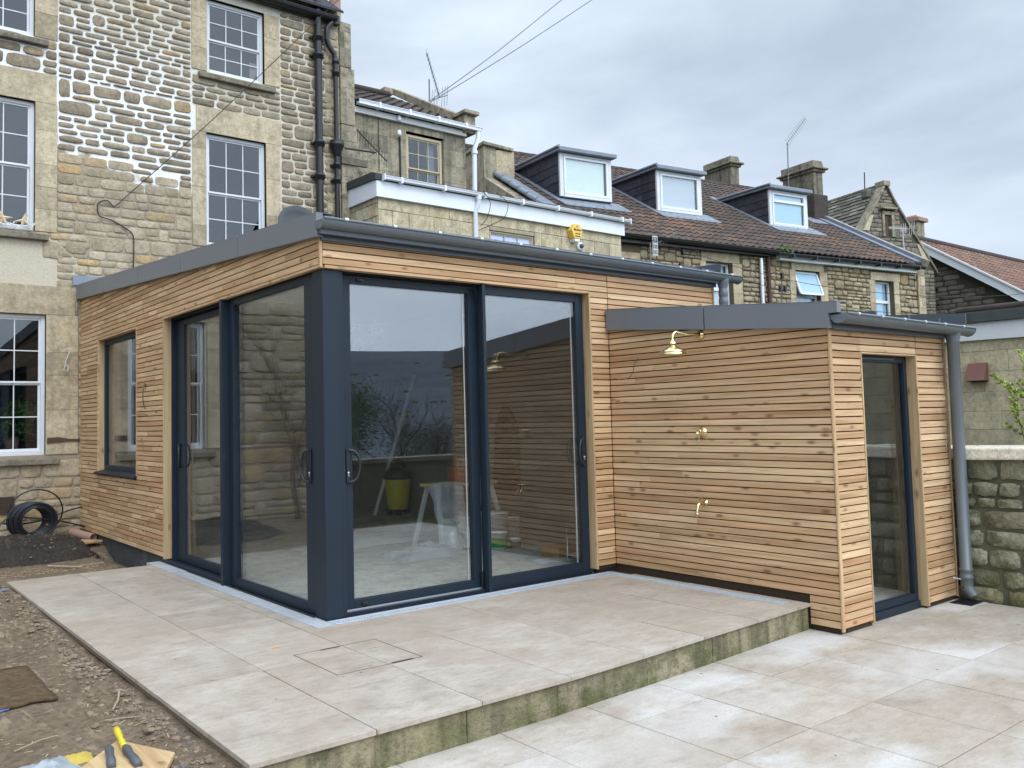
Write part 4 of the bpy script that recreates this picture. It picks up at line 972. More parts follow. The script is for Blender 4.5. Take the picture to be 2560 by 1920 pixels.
# plants and ornaments behind the panes
def leaves(mb, C, rad, n, size, seed=0, squash=1.0, droop=.3):
    rnd = random.Random(seed)
    for i in range(n):
        d = Vector((rnd.gauss(0, 1), rnd.gauss(0, 1), rnd.gauss(0, 1))).normalized(); r = rnd.random()**.5
        p = Vector(C)+Vector((d.x*rad[0], d.y*rad[1], d.z*rad[2]))*r
        a = Vector((rnd.gauss(0, 1), rnd.gauss(0, 1), rnd.gauss(0, .6)-droop)).normalized(); b = a.cross(Vector((rnd.gauss(0, 1), rnd.gauss(0, 1), rnd.gauss(0, 1)))).normalized()
        l = size*rnd.uniform(.6, 1.3); wd = l*.38; c = a.cross(b)*.12*l
        mb.add([p, p+a*l*.5+b*wd*.5+c, p+a*l, p+a*l*.5-b*wd*.5+c], [(0, 1, 2), (0, 2, 3)], (rnd.random(), rnd.random(), rnd.random()))
pl = thing('houseplant', 'green leafy houseplant standing inside the ground floor sash window', 'plant', (-.78, YH+.42, 1.12))
s = MB(); leaves(s, (-.80, YH+.38, 1.38), (.34, .12, .16), 260, .085, 3); leaves(s, (-.68, YH+.40, 1.62), (.24, .12, .20), 120, .16, 4, droop=.9); s.build('foliage', 'green_leaf', pl)
s = MB(); s.lathe((-.78, YH+.40, 1.12), Z, [(.07, 0), (.10, .16), (.09, .16), (0, .15)], 14); s.build('pot', 'terracotta', pl)
def starfish(mb, P, r, seed):
    rnd = random.Random(seed); P = Vector(P)
    for k in range(5):
        a = k*2*math.pi/5+rnd.random(); d = Vector((math.cos(a), rnd.uniform(-.2, .2), math.sin(a))).normalized(); n_ = Vector((-d.z, 0, d.x))*r*.22
        mb.add([P+n_, P-n_, P+d*r, P+Vector((0, -.02, 0))], [(0, 1, 2), (0, 3, 2), (1, 3, 2)], None)
for i, (xx, zz, rr) in enumerate(((-1.22, 4.10, .11), (-.98, 4.11, .13), (-.74, 4.10, .12))):
    s = MB(); starfish(s, (xx, YH-.035, zz), rr, i)
    tag(s.build('starfish', plain('shell%d' % i, (.60, .46, .30), .7)), ['dried starfish, left one of three propped outside the middle left sash window', 'dried starfish in the centre of three outside the middle left sash window', 'dried starfish, right one of three outside the middle left sash window'][i], 'starfish', 'starfish on the window sill')
s = MB()
for i in range(26): 
    a = rt_(-1.35, -.64); s.tube([(a, YH-.04, 3.985), (a+rt_(-.05, .05), YH-.05, 4.01), (a+rt_(-.10, .10), YH-.035, 4.01+rt_(0, .07))], .008, 5)
tag(s.build('coral_pieces', 'white_metal'), 'bits of white coral and shell heaped along the middle left window sill', 'shells')
s = MB(); s.tube([(2.34, YH+.16, 4.06), (2.34, YH+.16, 4.36)], .030, 10); s.lathe((2.34, YH+.16, 4.36), Z, [(.030, 0), (.02, .02), (0, .03)], 10)
tag(s.build('cactus', plain('cactus', (.20, .30, .22), .7)), 'pale green cactus behind the lower right pane of the middle window', 'cactus')
s = MB(); leaves(s, (2.02, YH+.15, 4.10), (.13, .05, .05), 60, .07, 8); tag(s.build('dried_flowers', plain('dried', (.42, .20, .12), .8, 0, .4)), 'reddish dried flowers lying inside the middle sash window', 'flowers')
s = MB(); s.box((2.47, YH+.13, 6.72), (2.60, YH+.15, 7.02)); tag(s.build('picture_board', plain('pinkish', (.52, .38, .33), .7)), 'pinkish board leaning inside the upper middle window', 'board')
# cables on the house
cable('overhead_cable', 'dark overhead cable slanting across the stone house to a bracket on its wall', [(.392, YH-.03, 4.42), (1.7, YH-.10, 5.82), (2.9, YH-.16, 7.17), (4.1, YH-.2, 8.55)], .006, 'black_rubber')
cable('loose_cable', 'black cable looping down the lower stone wall from the overhead cable bracket', [(.392, YH-.03, 4.42), (.30, YH-.05, 4.50), (.18, YH-.05, 4.44), (.20, YH-.04, 4.28), (.36, YH-.03, 4.24), (.62, YH-.03, 4.10), (.66, YH-.03, 3.95), (.66, YH-.03, 3.52), (.74, YH-.03, 3.40), (1.2, YH-.03, 3.38)], .008, 'black_rubber')
# satellite dish
sd_ = thing('satellite_dish', 'dark grey satellite dish peeping over the roof edge of the timber extension', 'satellite dish', (2.98, 6.5, 4.3))
s = MB(); A_ = nrm((-.35, -1, .35)); s.lathe((2.985, 6.42, 4.43), A_, [(0, 0), (.10, .01), (.20, .035), (.28, .075), (.285, .073), (.20, .028), (.10, .002), (0, -.008)], 32); s.build('dish', plain('dish_grey', (.045, .05, .058), .6), sd_)
s = MB(); s.tube([(2.985, 6.42, 4.17), (2.985, 6.2, 4.12), (2.90, 6.12, 4.30)], .012, 6); s.tube([(2.985, 6.46, 4.4), (2.985, 6.78, 4.3)], .018, 6); s.build('arm', 'black_iron', sd_)

# ================================================================== NEIGHBOUR: small flat roofed rear extension
ne = thing('neighbour_extension', 'cream stone block rear extension with white fascia board and white gutter', 'extension', (7, 6.2, 3))
YN = 5.95
s = MB(); hol = [(6.40, 7.44, 3.0, 4.64)]
ashlar(s, (0, YN, 0), X, Z, -Y, 4.16, 9.72, 2.6, 4.92, .52, .27, hol, .010, .004)
ashlar(s, (4.16, 0, 0), Y, Z, -X, 5.955, 6.80, 2.6, 4.92, .30, .20, [], .012, .005)
s.build('ashlar_wall', 'ashlar_cream', ne, bevel=.004)
s = MB(); wall_grid(s, (0, YN, 0), X, Z, -Y, 4.16, 9.72, 2.6, 4.92, hol, .25); s.box((4.165, 6.21, 2.6), (4.4, 6.79, 4.92)); s.box((9.5, 6.21, 2.6), (9.715, 7.3, 4.92)); s.build('wall', 'mortar_row', ne)
s = MB(); s.box((4.10, 5.88, 4.90), (9.765, 5.905, 5.155)); s.box((4.10, 5.905, 4.90), (4.125, 7.05, 5.20)); s.box((4.125, 5.91, 4.90), (9.72, 6.0, 4.915)); s.build('fascia', 'white_pvc', ne, bevel=.003)
s = MB(); s.prism([(4.07, 5.86, 5.158), (4.07, 5.86, 5.26), (4.07, 5.97, 5.30), (4.07, 7.08, 5.33), (4.07, 7.08, 5.205)], (5.72, 0, 0)); s.build('felt_roof', 'felt', ne, bevel=.006)
s = MB(); s.box((4.20, 5.79, 5.175), (9.86, 5.875, 5.20)); half_gutter(s, (4.20, 5.832, 5.215), (9.86, 5.832, 5.195), Z, -Y, .048, 8)
for k in range(7): s.box((4.5+k*.85, 5.775, 5.14), (4.54+k*.85, 5.885, 5.235))
s.box((4.19, 5.78, 5.15), (4.21, 5.885, 5.25)); s.box((9.85, 5.78, 5.13), (9.87, 5.885, 5.235)); s.build('gutter', 'white_pvc', ne, bevel=.002)
s = MB(); s.tube([(6.10, 5.84, 5.20), (6.10, 5.84, 5.06), (6.07, 5.90, 4.92), (6.07, 5.90, 3.2)], .042, 12); s.lathe((6.10, 5.84, 5.20), -Z, [(.05, 0), (.055, .05), (.05, .10)], 10); s.build('downpipe', 'white_pvc', ne)
fw_ = sash(6.42, 7.43, 3.2, 4.635, 3.9, nt_=1, y=YN+.03, parent=ne, mat='cream_paint', e=.022, room=False, glass='glass_clear')
s = MB(); s.box((6.45, YN+.062, 3.25), (7.40, YN+.068, 4.61)); s.build('lilac_blind', 'lilac', fw_)
cable('loose_cable', 'thin black cable looping over the white gutter beside its downpipe', [(6.16, 5.78, 5.25), (6.27, 5.74, 5.05), (6.24, 5.80, 4.80), (6.14, 5.86, 4.66)], .006, 'black_rubber')
cable('loose_cable', 'longer black cable loop hanging over the white fascia to the right of its downpipe', [(6.45, 5.80, 5.27), (6.66, 5.74, 5.10), (6.62, 5.80, 4.85), (6.40, 5.88, 4.72), (6.14, 5.90, 4.60)], .006, 'black_rubber')
# alarm box with its lettering
al = thing('alarm_box', 'yellow hexagonal security alarm box with dark lettering under the white fascia', 'alarm', (8.4, 5.95, 4.8))
def hexa(cx, cz, w_, h_, y): return [(cx-w_*.28, y, cz+h_/2), (cx+w_*.28, y, cz+h_/2), (cx+w_/2, y, cz+h_*.06), (cx+w_*.26, y, cz-h_/2), (cx-w_*.26, y, cz-h_/2), (cx-w_/2, y, cz+h_*.06)]
s = MB(); s.prism(hexa(8.385, 4.815, .28, .27, 5.80), (0, .145, 0)); s.build('case', 'alarm_y', al, bevel=.006)
s = MB(); s.prism([(8.31, 5.805, 4.675), (8.46, 5.805, 4.675), (8.44, 5.805, 4.625), (8.33, 5.805, 4.625)], (0, .13, 0)); s.build('lens', 'white_pvc', al, bevel=.006)
def text(body, size, P, parent, mat, name='lettering', rotz=0.0, ext_=.0012):
    cu = bpy.data.curves.new(name, 'FONT'); cu.body = body; cu.size = size; cu.align_x = 'CENTER'; cu.align_y = 'CENTER'; cu.extrude = ext_; cu.offset = size*.012
    to = bpy.data.objects.new('tmp', cu); COL.objects.link(to); dg = bpy.context.evaluated_depsgraph_get(); me = bpy.data.meshes.new_from_object(to.evaluated_get(dg)); bpy.data.objects.remove(to)
    L0 = Vector(root_loc(parent)); me.transform(Matrix.Translation(Vector(P)-L0) @ Matrix.Rotation(rotz, 4, 'Z') @ Matrix.Rotation(R(90), 4, 'X')); me.materials.clear(); me.materials.append(M[mat])
    o = bpy.data.objects.new(name, me); COL.objects.link(o); o.parent = parent; return o
text('Modern', .062, (8.395, 5.797, 4.845), al, 'ink'); text('security', .042, (8.395, 5.797, 4.775), al, 'ink'); text('systems', .042, (8.395, 5.797, 4.727), al, 'ink'); 
s = MB(); s.tube([(8.385+.017*math.cos(t_*math.pi/6), 5.798, 4.908+.017*math.sin(t_*math.pi/6)) for t_ in range(12)], .003, 6, closed=True); s.build('emblem', 'ink', al)
lc = thing('wall_light', 'round white bulkhead fitting with a grey lens below the alarm box', 'lamp', (8.565, 5.93, 4.575))
s = MB(); s.lathe((8.565, 5.94, 4.575), -Y, [(0, 0), (.085, 0), (.085, .03), (.06, .045), (0, .045)], 22); s.build('base', 'white_pvc', lc)
s = MB(); s.lathe((8.57, 5.896, 4.575), -Y, [(.045, 0), (.04, .03), (.03, .05), (0, .05)], 16); s.build('lens', 'grey_plastic', lc)

# ================================================================== NEIGHBOUR HOUSE (narrow, tiled)
nh = thing('neighbour_house', 'narrow lichened stone house with mossy brown tiles and one cream sash window', 'house', (5.5, 7, 5))
YM = 7.0
s = MB(); hol = [(5.42, 6.24, 5.25, 6.50)]; wall_grid(s, (0, YM, 0), X, Z, -Y, 4.30, 6.74, 3, 6.72, hol, .25); ashlar(s, (0, YM, 0), X, Z, -Y, 4.30, 6.74, 4.5, 6.70, .5, .30, hol, .006, .002)
s.box((6.50, YM+.26, 3), (6.745, 13, 6.7)); s.build('wall', 'ashlar_dirty', nh, bevel=.003)
s = MB(); s.box((4.30, YM-.07, 6.62), (6.72, YM-.008, 6.72)); s.build('eaves_board', 'white_metal', nh)
s = MB(); pantiles(s, (4.30, YM-.12, 6.80), X, (0, .885, .465), (0, -.465, .885), 2.36, 2.75, .20, .28, red=.1); s.box((4.30, YM, 6.5), (6.62, YM+.2, 6.72)); s.build('tile_roof', 'tile_old', nh)
s = MB(); s.prism([(4.30, YM-.05, 6.74), (4.30, 9.3, 8.02), (4.30, 11.7, 6.75)], (2.38, 0, 0)); s.build('roof_deck', 'void', nh)
s = MB(); s.prism([(6.66, YM+.05, 6.85), (6.66, 9.38, 8.20), (6.66, 9.38, 8.34), (6.66, YM+.02, 7.04)], (.20, 0, 0)); s.box((6.64, YM-.12, 6.68), (6.90, YM+.30, 7.02)); s.box((6.60, YM-.20, 7.02), (6.94, YM+.32, 7.09)); s.box((6.45, 9.30, 8.16), (6.66, 9.55, 8.3))
s.build('coping', 'ashlar_dirty', nh, bevel=.01)
s = MB(); s.tube([(4.30, 9.22, 8.06), (6.5, 9.22, 8.10)], .075, 8); s.build('ridge', 'tile_old', nh)
s = MB(); s.box((4.36, YM-.20, 6.73), (6.98, YM-.10, 6.76)); half_gutter(s, (4.36, YM-.15, 6.80), (7.0, YM-.15, 6.79), Z, -Y, .052, 8)
for k in range(4): s.box((4.75+k*.62, YM-.215, 6.72), (4.79+k*.62, YM-.09, 6.825))
s.build('gutter', 'white_pvc', nh, bevel=.002)
s = MB(); s.tube([(6.93, YM-.15, 6.78), (6.93, YM-.15, 6.60), (6.86, YM-.12, 6.40), (6.85, YM-.10, 5.2)], .045, 12); s.lathe((6.86, YM-.12, 6.36), -Z, [(.06, 0), (.06, .06)], 10); s.build('downpipe', 'white_pvc', nh)
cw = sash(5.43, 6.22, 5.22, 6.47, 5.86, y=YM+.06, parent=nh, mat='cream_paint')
s = MB()
for k in range(7): s.prism([(5.98+k*.026+(.0 if k % 2 else .0), YM+.16+(.012 if k % 2 else 0), 5.3), (6.00+k*.026, YM+.16-(.012 if k % 2 else 0), 5.3), (5.99+k*.022, YM+.17, 6.40), (5.97+k*.022, YM+.17, 6.40)], (0, .003, 0))
s.build('curtain', 'curtain', cw)
s = MB(); s.tube([(5.27, YM-.03, 6.36), (5.27, YM-.03, 5.3)], .016, 6); s.tube([(4.84, YM-.02, 6.62), (4.84, YM-.02, 5.7)], .007, 6); s.build('wall_cable', 'black_rubber', nh)
for zc in (6.66, 6.40): 
    s = MB(); s.lathe((5.22, YM-.09, zc-.05), Z, [(.0, 0), (.035, 0), (.04, .04), (.03, .10), (.0, .10)], 10); s.build('insulator', 'white_pvc', nh)
# aerials
def yagi(name, label, base, top, boomdir, boomlen, n, elem, mat='aerial', mast=True, refl=True, e_dir=None, off=(0, 0, 0), group='television aerials'):
    t = thing(name, label, 'aerial', base, group)
    base, top, bd = Vector(base), Vector(top), nrm(boomdir)
    if mast: s = MB(); s.tube([base, top], .016, 8); s.build('mast', mat, t)
    side = nrm(e_dir) if e_dir else bd.cross(Z).normalized(); c = top+Vector(off)
    s = MB(); s.tube([c-bd*boomlen*.35, c+bd*boomlen*.65], .011, 6)
    for i in range(n):
        p = c-bd*boomlen*.3+bd*boomlen*.95*i/(n-1); s.tube([p-side*elem*(1-.3*i/n), p+side*elem*(1-.3*i/n)], .0045, 4)
    s.build('boom', mat, t)
    if refl:
        s = MB(); p = c-bd*boomlen*.36; u2 = bd.cross(side).normalized()
        for k in (-3, -2, -1, 1, 2, 3): s.tube([p+u2*k*.07-side*.22, p+u2*k*.07+side*.22], .006, 4)
        s.tube([p-u2*.22, p+u2*.22], .008, 4); s.build('reflector', mat, t)
    return t
yagi('aerial', 'tall aerial on a pale mast above the narrow neighbour house', (7.36, 9, 7.6), (7.37, 9, 8.55), (-.30, -.1, .60), .92, 11, .13, e_dir=(.1, 0, 1), off=(.15, 0, -.02))
t2 = yagi('aerial', 'dark aerial bracketed sideways from the party pier next to the iron downpipes', (3.95, 6.6, 5.83), (4.45, 6.45, 5.80), (.60, 0, -.45), .72, 12, .13, e_dir=(.1, 0, 1), refl=False, off=(-.16, 0, .17), mat='black_iron')
cable('overhead_wire', 'left one of two thin wires rising from the neighbour house roof into the sky', [(7.33, 9, 8.05), (9.2, 9, 9.56), (11.4, 9, 11.46)], .010, 'aerial')
cable('overhead_wire', 'right and lower one of two thin wires rising into the sky', [(7.30, 9, 8.0), (9.8, 9, 9.78), (12.6, 9, 11.86)], .010, 'aerial')

# ================================================================== COTTAGE ROW
RA = Vector((10.99, 7, 0)); RU = Vector((.98874, -.14966, 0)); RN = Vector((.14966, .98874, 0))
rp = lambda s_, d, z: RA+RU*s_+RN*d+Z*z
cr_ = thing('cottage_row', 'row of rubble stone cottages under one long brown pantiled roof', 'cottages', tuple(rp(4, 0, 3)))
rw_ = [(2.33, 3.16, 3.7, 4.86), (5.26, 6.12, 3.7, 4.84), (8.22, 8.98, 3.7, 4.76), (-.35, .28, 3.7, 4.40)]
rs = [(2.19, 3.38, 4.86, 5.12), (2.16, 2.33, 3, 4.86), (3.16, 3.46, 3, 4.86), (5.12, 6.27, 4.84, 5.05), (5.05, 5.26, 3, 4.84), (6.12, 6.40, 3, 4.84), (8.06, 9.25, 4.76, 4.97), (8.0, 8.22, 3, 4.76), (8.98, 9.2, 3, 4.76), (-.5, .42, 4.40, 4.90), (-.5, -.35, 3, 4.4), (.28, .42, 3, 4.4)]
s = MB(); wall_grid(s, RA, RU, Z, -RN, -1.25, 10.0, 2.6, 5.22, rw_, .28); s.prism([rp(9.99, 0, 2.6), rp(9.99, 11, 2.6), rp(9.99, 11, 5.2), rp(9.99, 5.6, 8.7), rp(9.99, 0, 5.2)], RU*-.25); s.build('wall', 'mortar_row', cr_)
for (za, zb) in ((.42, 2.16), (3.46, 5.05), (6.40, 8.0), (9.2, 10.0)):
    s = MB(); stones(s, RA, RU, Z, -RN, zb, 5.18, rw_+rs, rows=(.075, .15), lens=(.12, .34), gap=.020, h=.022, K=10, u0=za, v0=3.0, red=.12, span=.16, jit=.26, wave=.03); s.build('rubble_facing', 'rubble_row', cr_)
for q_ in range(0, 12, 3):
    for (a, b, c, d) in rs[q_:q_+3]:
        s = MB()
        if d-c > 1: ashlar(s, RA, RU, Z, -RN, a, b, c, d, .4, .38, [], .014, .002)
        else: blocks(s, RA, RU, Z, -RN, [(a, b, c, d)], .016, .001)
        s.build('window_jamb' if d-c > 1 else 'window_lintel', 'ashlar', cr_, bevel=.004)
def upvc(parent, P0, U, Nn, x0, x1, z0, z1, split, mat='frost', open_top=False, curtain=False):
    P0, U, Nn = Vector(P0), Vector(U), Vector(Nn); e = .055
    pt = lambda u, n_, z: P0+U*u-Nn*n_+Z*z
    s = MB()
    def bar(a, b, c, d, n0=0.0, n1=.06): s.obox(pt(a, n1, c), U*(b-a), Z*(d-c), Nn*(n1-n0))
    bar(x0, x0+e, z0, z1); bar(x1-e, x1, z0, z1); bar(x0+e, x1-e, z1-e, z1); bar(x0+e, x1-e, z0, z0+e)
    if split: bar(x0+e, x1-e, split-.035, split+.035)
    f = s.build('window', 'white_pvc', parent, bevel=.004)
    s = MB(); s.obox(pt(x0+e-.005, .040, z0+e-.005), U*(x1-x0-2*e+.01), Z*(z1-z0-2*e+.01), Nn*.006); s.build('pane', 'glass_clear', f)
    s = MB(); s.obox(pt(x0+e, .055, z0+e), U*(x1-x0-2*e), Z*(z1-z0-2*e), Nn*.004); s.build('blind', mat, f)
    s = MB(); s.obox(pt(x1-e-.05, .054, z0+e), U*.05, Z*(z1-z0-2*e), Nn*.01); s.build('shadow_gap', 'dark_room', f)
    if open_top:
        s = MB(); lift = Nn*.20; T0, T1 = z1-.02, split+.01
        q = [pt(x0+.01, 0, T0), pt(x1-.01, 0, T0), pt(x1-.01, 0, T1)+lift, pt(x0+.01, 0, T1)+lift]
        for (i, j) in ((0, 1), (1, 2), (2, 3), (3, 0)):
            d_ = (q[j]-q[i]); o_ = ((q[(j+1) % 4]-q[j])).normalized()*.05; s.obox(q[i], d_, o_, Nn*.045)
        v_ = s.build('open_vent', 'white_pvc', f, bevel=.004)
        s = MB(); s.add([x_+Nn*.02 for x_ in q], [(0, 1, 2, 3)]); s.build('vent_pane', mat, f)
    return f
upvc(cr_, RA+RN*.13, RU, -RN, 2.33, 3.16, 3.72, 4.86, 4.25, 'curtain'); upvc(cr_, RA+RN*.11, RU, -RN, 5.26, 6.12, 3.72, 4.84, 4.22, 'blind', open_top=True)
upvc(cr_, RA+RN*.13, RU, -RN, 8.22, 8.98, 3.72, 4.76, 4.22, 'blind'); upvc(cr_, RA+RN*.13, RU, -RN, -.35, .28, 3.72, 4.40, 0, 'curtain')
SR = (RN*.8537+Z*.5208); NR = (-RN*.5208+Z*.8537); LR = 6.75
s = MB(); pantiles(s, rp(-1.20, -.16, 5.235), RU, SR, NR, 11.15, LR, .205, .30, red=.13, hump=.034, lip=.030); s.build('tile_roof', 'tile', cr_)
s = MB(); s.prism([rp(-1.2, -.10, 5.16), rp(-1.2, 5.66, 8.68), rp(-1.2, 11.4, 5.16)], RU*11.15); s.build('roof_deck', 'void', cr_)
s = MB()
k = -1.2
while k < 9.9: s.tube([rp(k, 5.62, 8.74), rp(k+.43, 5.62, 8.735)], .115, 8, (rt_(), rt_(0, .3), rt_())); k += .44
s.build('ridge_tiles', 'tile_old', cr_)
# lead covered left edge, right verge kerb
s = MB(); k = 0
while k < 3.8:
    P = rp(-1.34, -.1, 5.28)+SR*k; s.obox(P, RU*.36, SR*.40, NR*.075); s.tube([P+NR*.06, P+SR*.40+NR*.05], .06, 8); k += .42
s.build('lead_verge', 'lead', cr_, bevel=.01)
s = MB(); s.obox(rp(9.93, -.25, 5.17), RU*.14, SR*3.62, NR*.20); s.build('verge_kerb', 'ashlar_dirty', cr_, bevel=.01)
s = MB(); s.obox(rp(9.66, -.18, 5.27), RU*.26, SR*3.5, NR*.065); s.obox(rp(9.88, -.18, 5.28), RU*.05, SR*3.5, NR*.14); s.obox(rp(9.0, 2.45, 6.80), RU*1.0, SR*.55, NR*.09); s.build('lead_flashing', 'lead', cr_, bevel=.008)
# gutters
s = MB(); half_gutter(s, rp(-.4, -.22, 5.235), rp(4.46, -.22, 5.19), Z, -RN, .075, 8); s.obox(rp(-.4, -.14, 5.08), RU*4.86, RN*.13, Z*.12); s.build('gutter', 'black_iron', cr_)
s = MB(); half_gutter(s, rp(4.40, -.22, 5.15), rp(9.98, -.22, 5.17), Z, -RN, .062, 8)
for k in range(7): s.obox(rp(4.9+k*.8, -.29, 5.08), RU*.04, RN*.15, Z*.09)
s.build('gutter', 'black_plastic', cr_)
s = MB(); s.obox(rp(4.60, -.13, 5.02), RU*5.2, RN*.12, Z*.10); s.build('soffit_board', 'white_pvc', cr_)
s = MB(); s.tube([rp(4.02, -.07, 5.02), rp(4.02, -.07, 3.2)], .05, 10); s.build('downpipe', 'zinc_gutter' if False else 'silver', cr_)
s = MB(); s.tube([rp(4.27, -.07, 5.12), rp(4.27, -.07, 3.2)], .045, 10); s.build('downpipe', 'rust', cr_)
s = MB(); s.tube([rp(9.95, -.05, 5.0), rp(9.95, -.05, 3.2)], .03, 8); s.build('downpipe', 'ashlar', cr_)
for (u_, z_) in ((1.60, 4.95), (1.50, 4.62), (4.72, 4.60), (4.64, 4.28), (4.80, 4.28)):
    s = MB(); s.obox(rp(u_, -.07, z_), RU*.08, RN*.06, Z*.13); s.build('vent_cap', 'black_plastic', cr_, bevel=.008)
# dormers
def dormer(s0, s1, z0, z1, split, mat, open_top=False):
    d = 1.66; zt = z1+.02
    s = MB()
    s.prism([rp(s0, d+.06, z0-.4), rp(s0, d+.06, zt), rp(s0, 4.2, zt+.03), rp(s0, 4.2, z0-.4)], RU*(s1-s0)); dm = s.build('dormer', 'void', cr_)
    s = MB(); shingles(s, rp(s0-.002, d+.05, z0-.3), RN, Z, -RU, 2.6, z1-z0+.30, .26, .21, .008, .2, .016); s.build('slate_cheek', 'slate', dm)
    s = MB(); s.prism([rp(s0-.09, d-.14, zt-.01), rp(s0-.09, d-.14, zt+.085), rp(s0-.09, 4.25, zt+.13), rp(s0-.09, 4.25, zt+.03)], RU*(s1-s0+.17)); s.tube([rp(s0-.10, d-.13, zt+.085), rp(s0-.10, 4.2, zt+.12)], .035, 8); s.build('flat_top', 'lead', dm, bevel=.012)
    s = MB(); s.obox(rp(s0, d, z0-.02), RU*.10, RN*.08, Z*(z1-z0+.02)); s.obox(rp(s1-.09, d, z0-.02), RU*.09, RN*.08, Z*(z1-z0+.02)); s.obox(rp(s0+.10, d, z1-.05), RU*(s1-s0-.19), RN*.08, Z*.05); s.obox(rp(s0+.10, d-.02, z0-.03), RU*(s1-s0-.19), RN*.10, Z*.07)
    s.build('face_boards', 'white_paint', dm, bevel=.004)
    upvc(dm, rp(0, d-.01, 0), RU, -RN, s0+.11, s1-.10, z0+.05, z1-.06, split, mat, open_top)
    # lead apron + cheek flashing lying on the tiles
    s = MB(); P = rp(s0-.12, d-.36, 5.31+.61*(d-.36)+.055); s.obox(P, RU*(s1-s0+.42), SR*.60, NR*.03); s.build('lead_apron', 'lead', dm, bevel=.01)
    s = MB()
    q = d-.1
    while q < 3.7: s.obox(rp(s0-.16, q, 5.31+.61*q+.05), RU*.16, SR*.26, NR*.035); q += .215
    s.build('soakers', 'lead', dm, bevel=.008)
dormer(-.44, 1.05, 6.50, 7.50, 0, 'frost'); dormer(2.46, 3.93, 6.44, 7.43, 0, 'grey_pane' if False else 'curtain'); dormer(6.37, 7.84, 6.38, 7.37, 7.08, 'blind')
# perpendicular party wall with coping on the left of the row
s = MB(); s.prism([rp(-1.30, -.1, 3.0), rp(-1.30, -.1, 5.22), rp(-1.30, 3.08, 7.15), rp(-1.30, 3.08, 7.93), rp(-1.30, 6.4, 7.98), rp(-1.30, 6.4, 3.0)], RU*-.33)
pw = s.build('party_wall', 'ashlar_dirty', cr_)
s = MB(); s.obox(rp(-1.30, 3.06, 7.0), RU*.52, RN*.9, Z*.86); s.build('stub_chimney', 'ashlar', pw, bevel=.02)
s = MB(); s.prism([rp(-1.68, 3.0, 7.93), rp(-.84, 3.0, 7.86), rp(-.84, 3.0, 7.93), rp(-1.68, 3.0, 8.01)], RN*3.4); s.build('coping', 'ashlar_dirty', pw, bevel=.008)
# chimneys
def chimney(s0, s1, d0, d1, z0, zb, z1, name, lower=None):
    s = MB(); s.obox(rp(s0, d0, z0), RU*(s1-s0), RN*(d1-d0), Z*(z1-z0)); ch = s.build('chimney', name, cr_, bevel=.02)
    if lower: s = MB(); s.obox(rp(s0-.10, d0-.06, z0-.3), RU*(s1-s0+.22), RN*(d1-d0+.1), Z*(lower-z0+.3)); s.build('chimney_base', 'tile_old', ch, bevel=.03)
    s = MB(); s.obox(rp(s0-.13, d0-.13, z1), RU*(s1-s0+.26), RN*(d1-d0+.26), Z*.06); s.obox(rp(s0-.06, d0-.06, z1-.08), RU*(s1-s0+.12), RN*(d1-d0+.12), Z*.08)
    s.prism([rp(s0-.04, d0-.04, z1+.06), rp(s1+.04, d0-.04, z1+.06), rp(s1+.0, d0-.0, z1+.28), rp(s0-.0, d0-.0, z1+.28)], RN*(d1-d0+.05)); s.build('chimney_cap', 'chimney_stone', ch, bevel=.02)
chimney(9.58, 9.98, 2.80, 3.95, 6.9, 0, 8.62, 'chimney_stone', 7.86)
chimney(9.30, 9.66, 5.75, 6.95, 8.3, 0, 9.56, 'chimney_stone')
yagi('aerial', 'tall double aerial on a mast beside the right cottage chimney', tuple(rp(8.72, 3, 7.9)), tuple(rp(8.76, 3, 9.35)), (1, -.15, 1.05), 1.25, 14, .13, e_dir=(-.5, .3, .8), refl=False, off=(.32, 0, .30))
s_ = yagi('aerial', 'white grid aerial on a bent pole above the cottage gutter', tuple(rp(.43, -.3, 4.3)), tuple(rp(.46, -.3, 5.08)), (.75, -.1, .38), .85, 11, .11, refl=False, e_dir=(0, 0, 1), off=(.36, 0, .07), mat='aerial')
s = MB()
for k in range(4):
    s.obox(rp(.50+k*.042, -.33, 4.80), RU*.012, RN*.01, Z*.42)
for zz in (4.80, 4.92, 5.04, 5.20): s.obox(rp(.50, -.335, zz), RU*.14, RN*.008, Z*.02)
s.build('grid', 'white_metal', s_)
# weeds in the gutter
s = MB(); leaves(s, rp(4.75, -.2, 5.26), (.28, .1, .12), 90, .10, 12); tag(s.build('gutter_weeds', 'green_leaf'), 'small green weeds sprouting from the cottage gutter joint', 'weeds')

# ================================================================== GABLE HOUSE behind
GA = Vector((24.4546, 7.9961, 0)); GU = Vector((.96126, -.27564, 0)); GN = Vector((.27564, .96126, 0))
gp = lambda u, d, z: GA+GU*u+GN*d+Z*z
gh = thing('gabled_house', 'tall steep gabled stone house with stone slate roof and a tiny attic opening', 'house', tuple(gp(0, 0, 4)))
gz = 8.585; hw = 1.93; fz = 5.86; hk = (gz-fz)/hw
s = MB(); s.prism([gp(-hw, 0, 2.5), gp(hw, 0, 2.5), gp(hw, 0, fz), gp(0, 0, gz), gp(-hw, 0, fz)], GN*.3); s.build('gable', 'mortar_dark', gh)
s = MB(); stones(s, GA, GU, Z, -GN, hw, gz, [(-.20, .30, 6.85, 7.80)], rows=(.09, .16), lens=(.15, .40), gap=.014, h=.013, K=8, u0=-hw, v0=3.6, clip=lambda u, v: v < gz-.10-abs(u)*hk-.04); s.build('stonework', 'rubble_dark', gh)
s = MB()
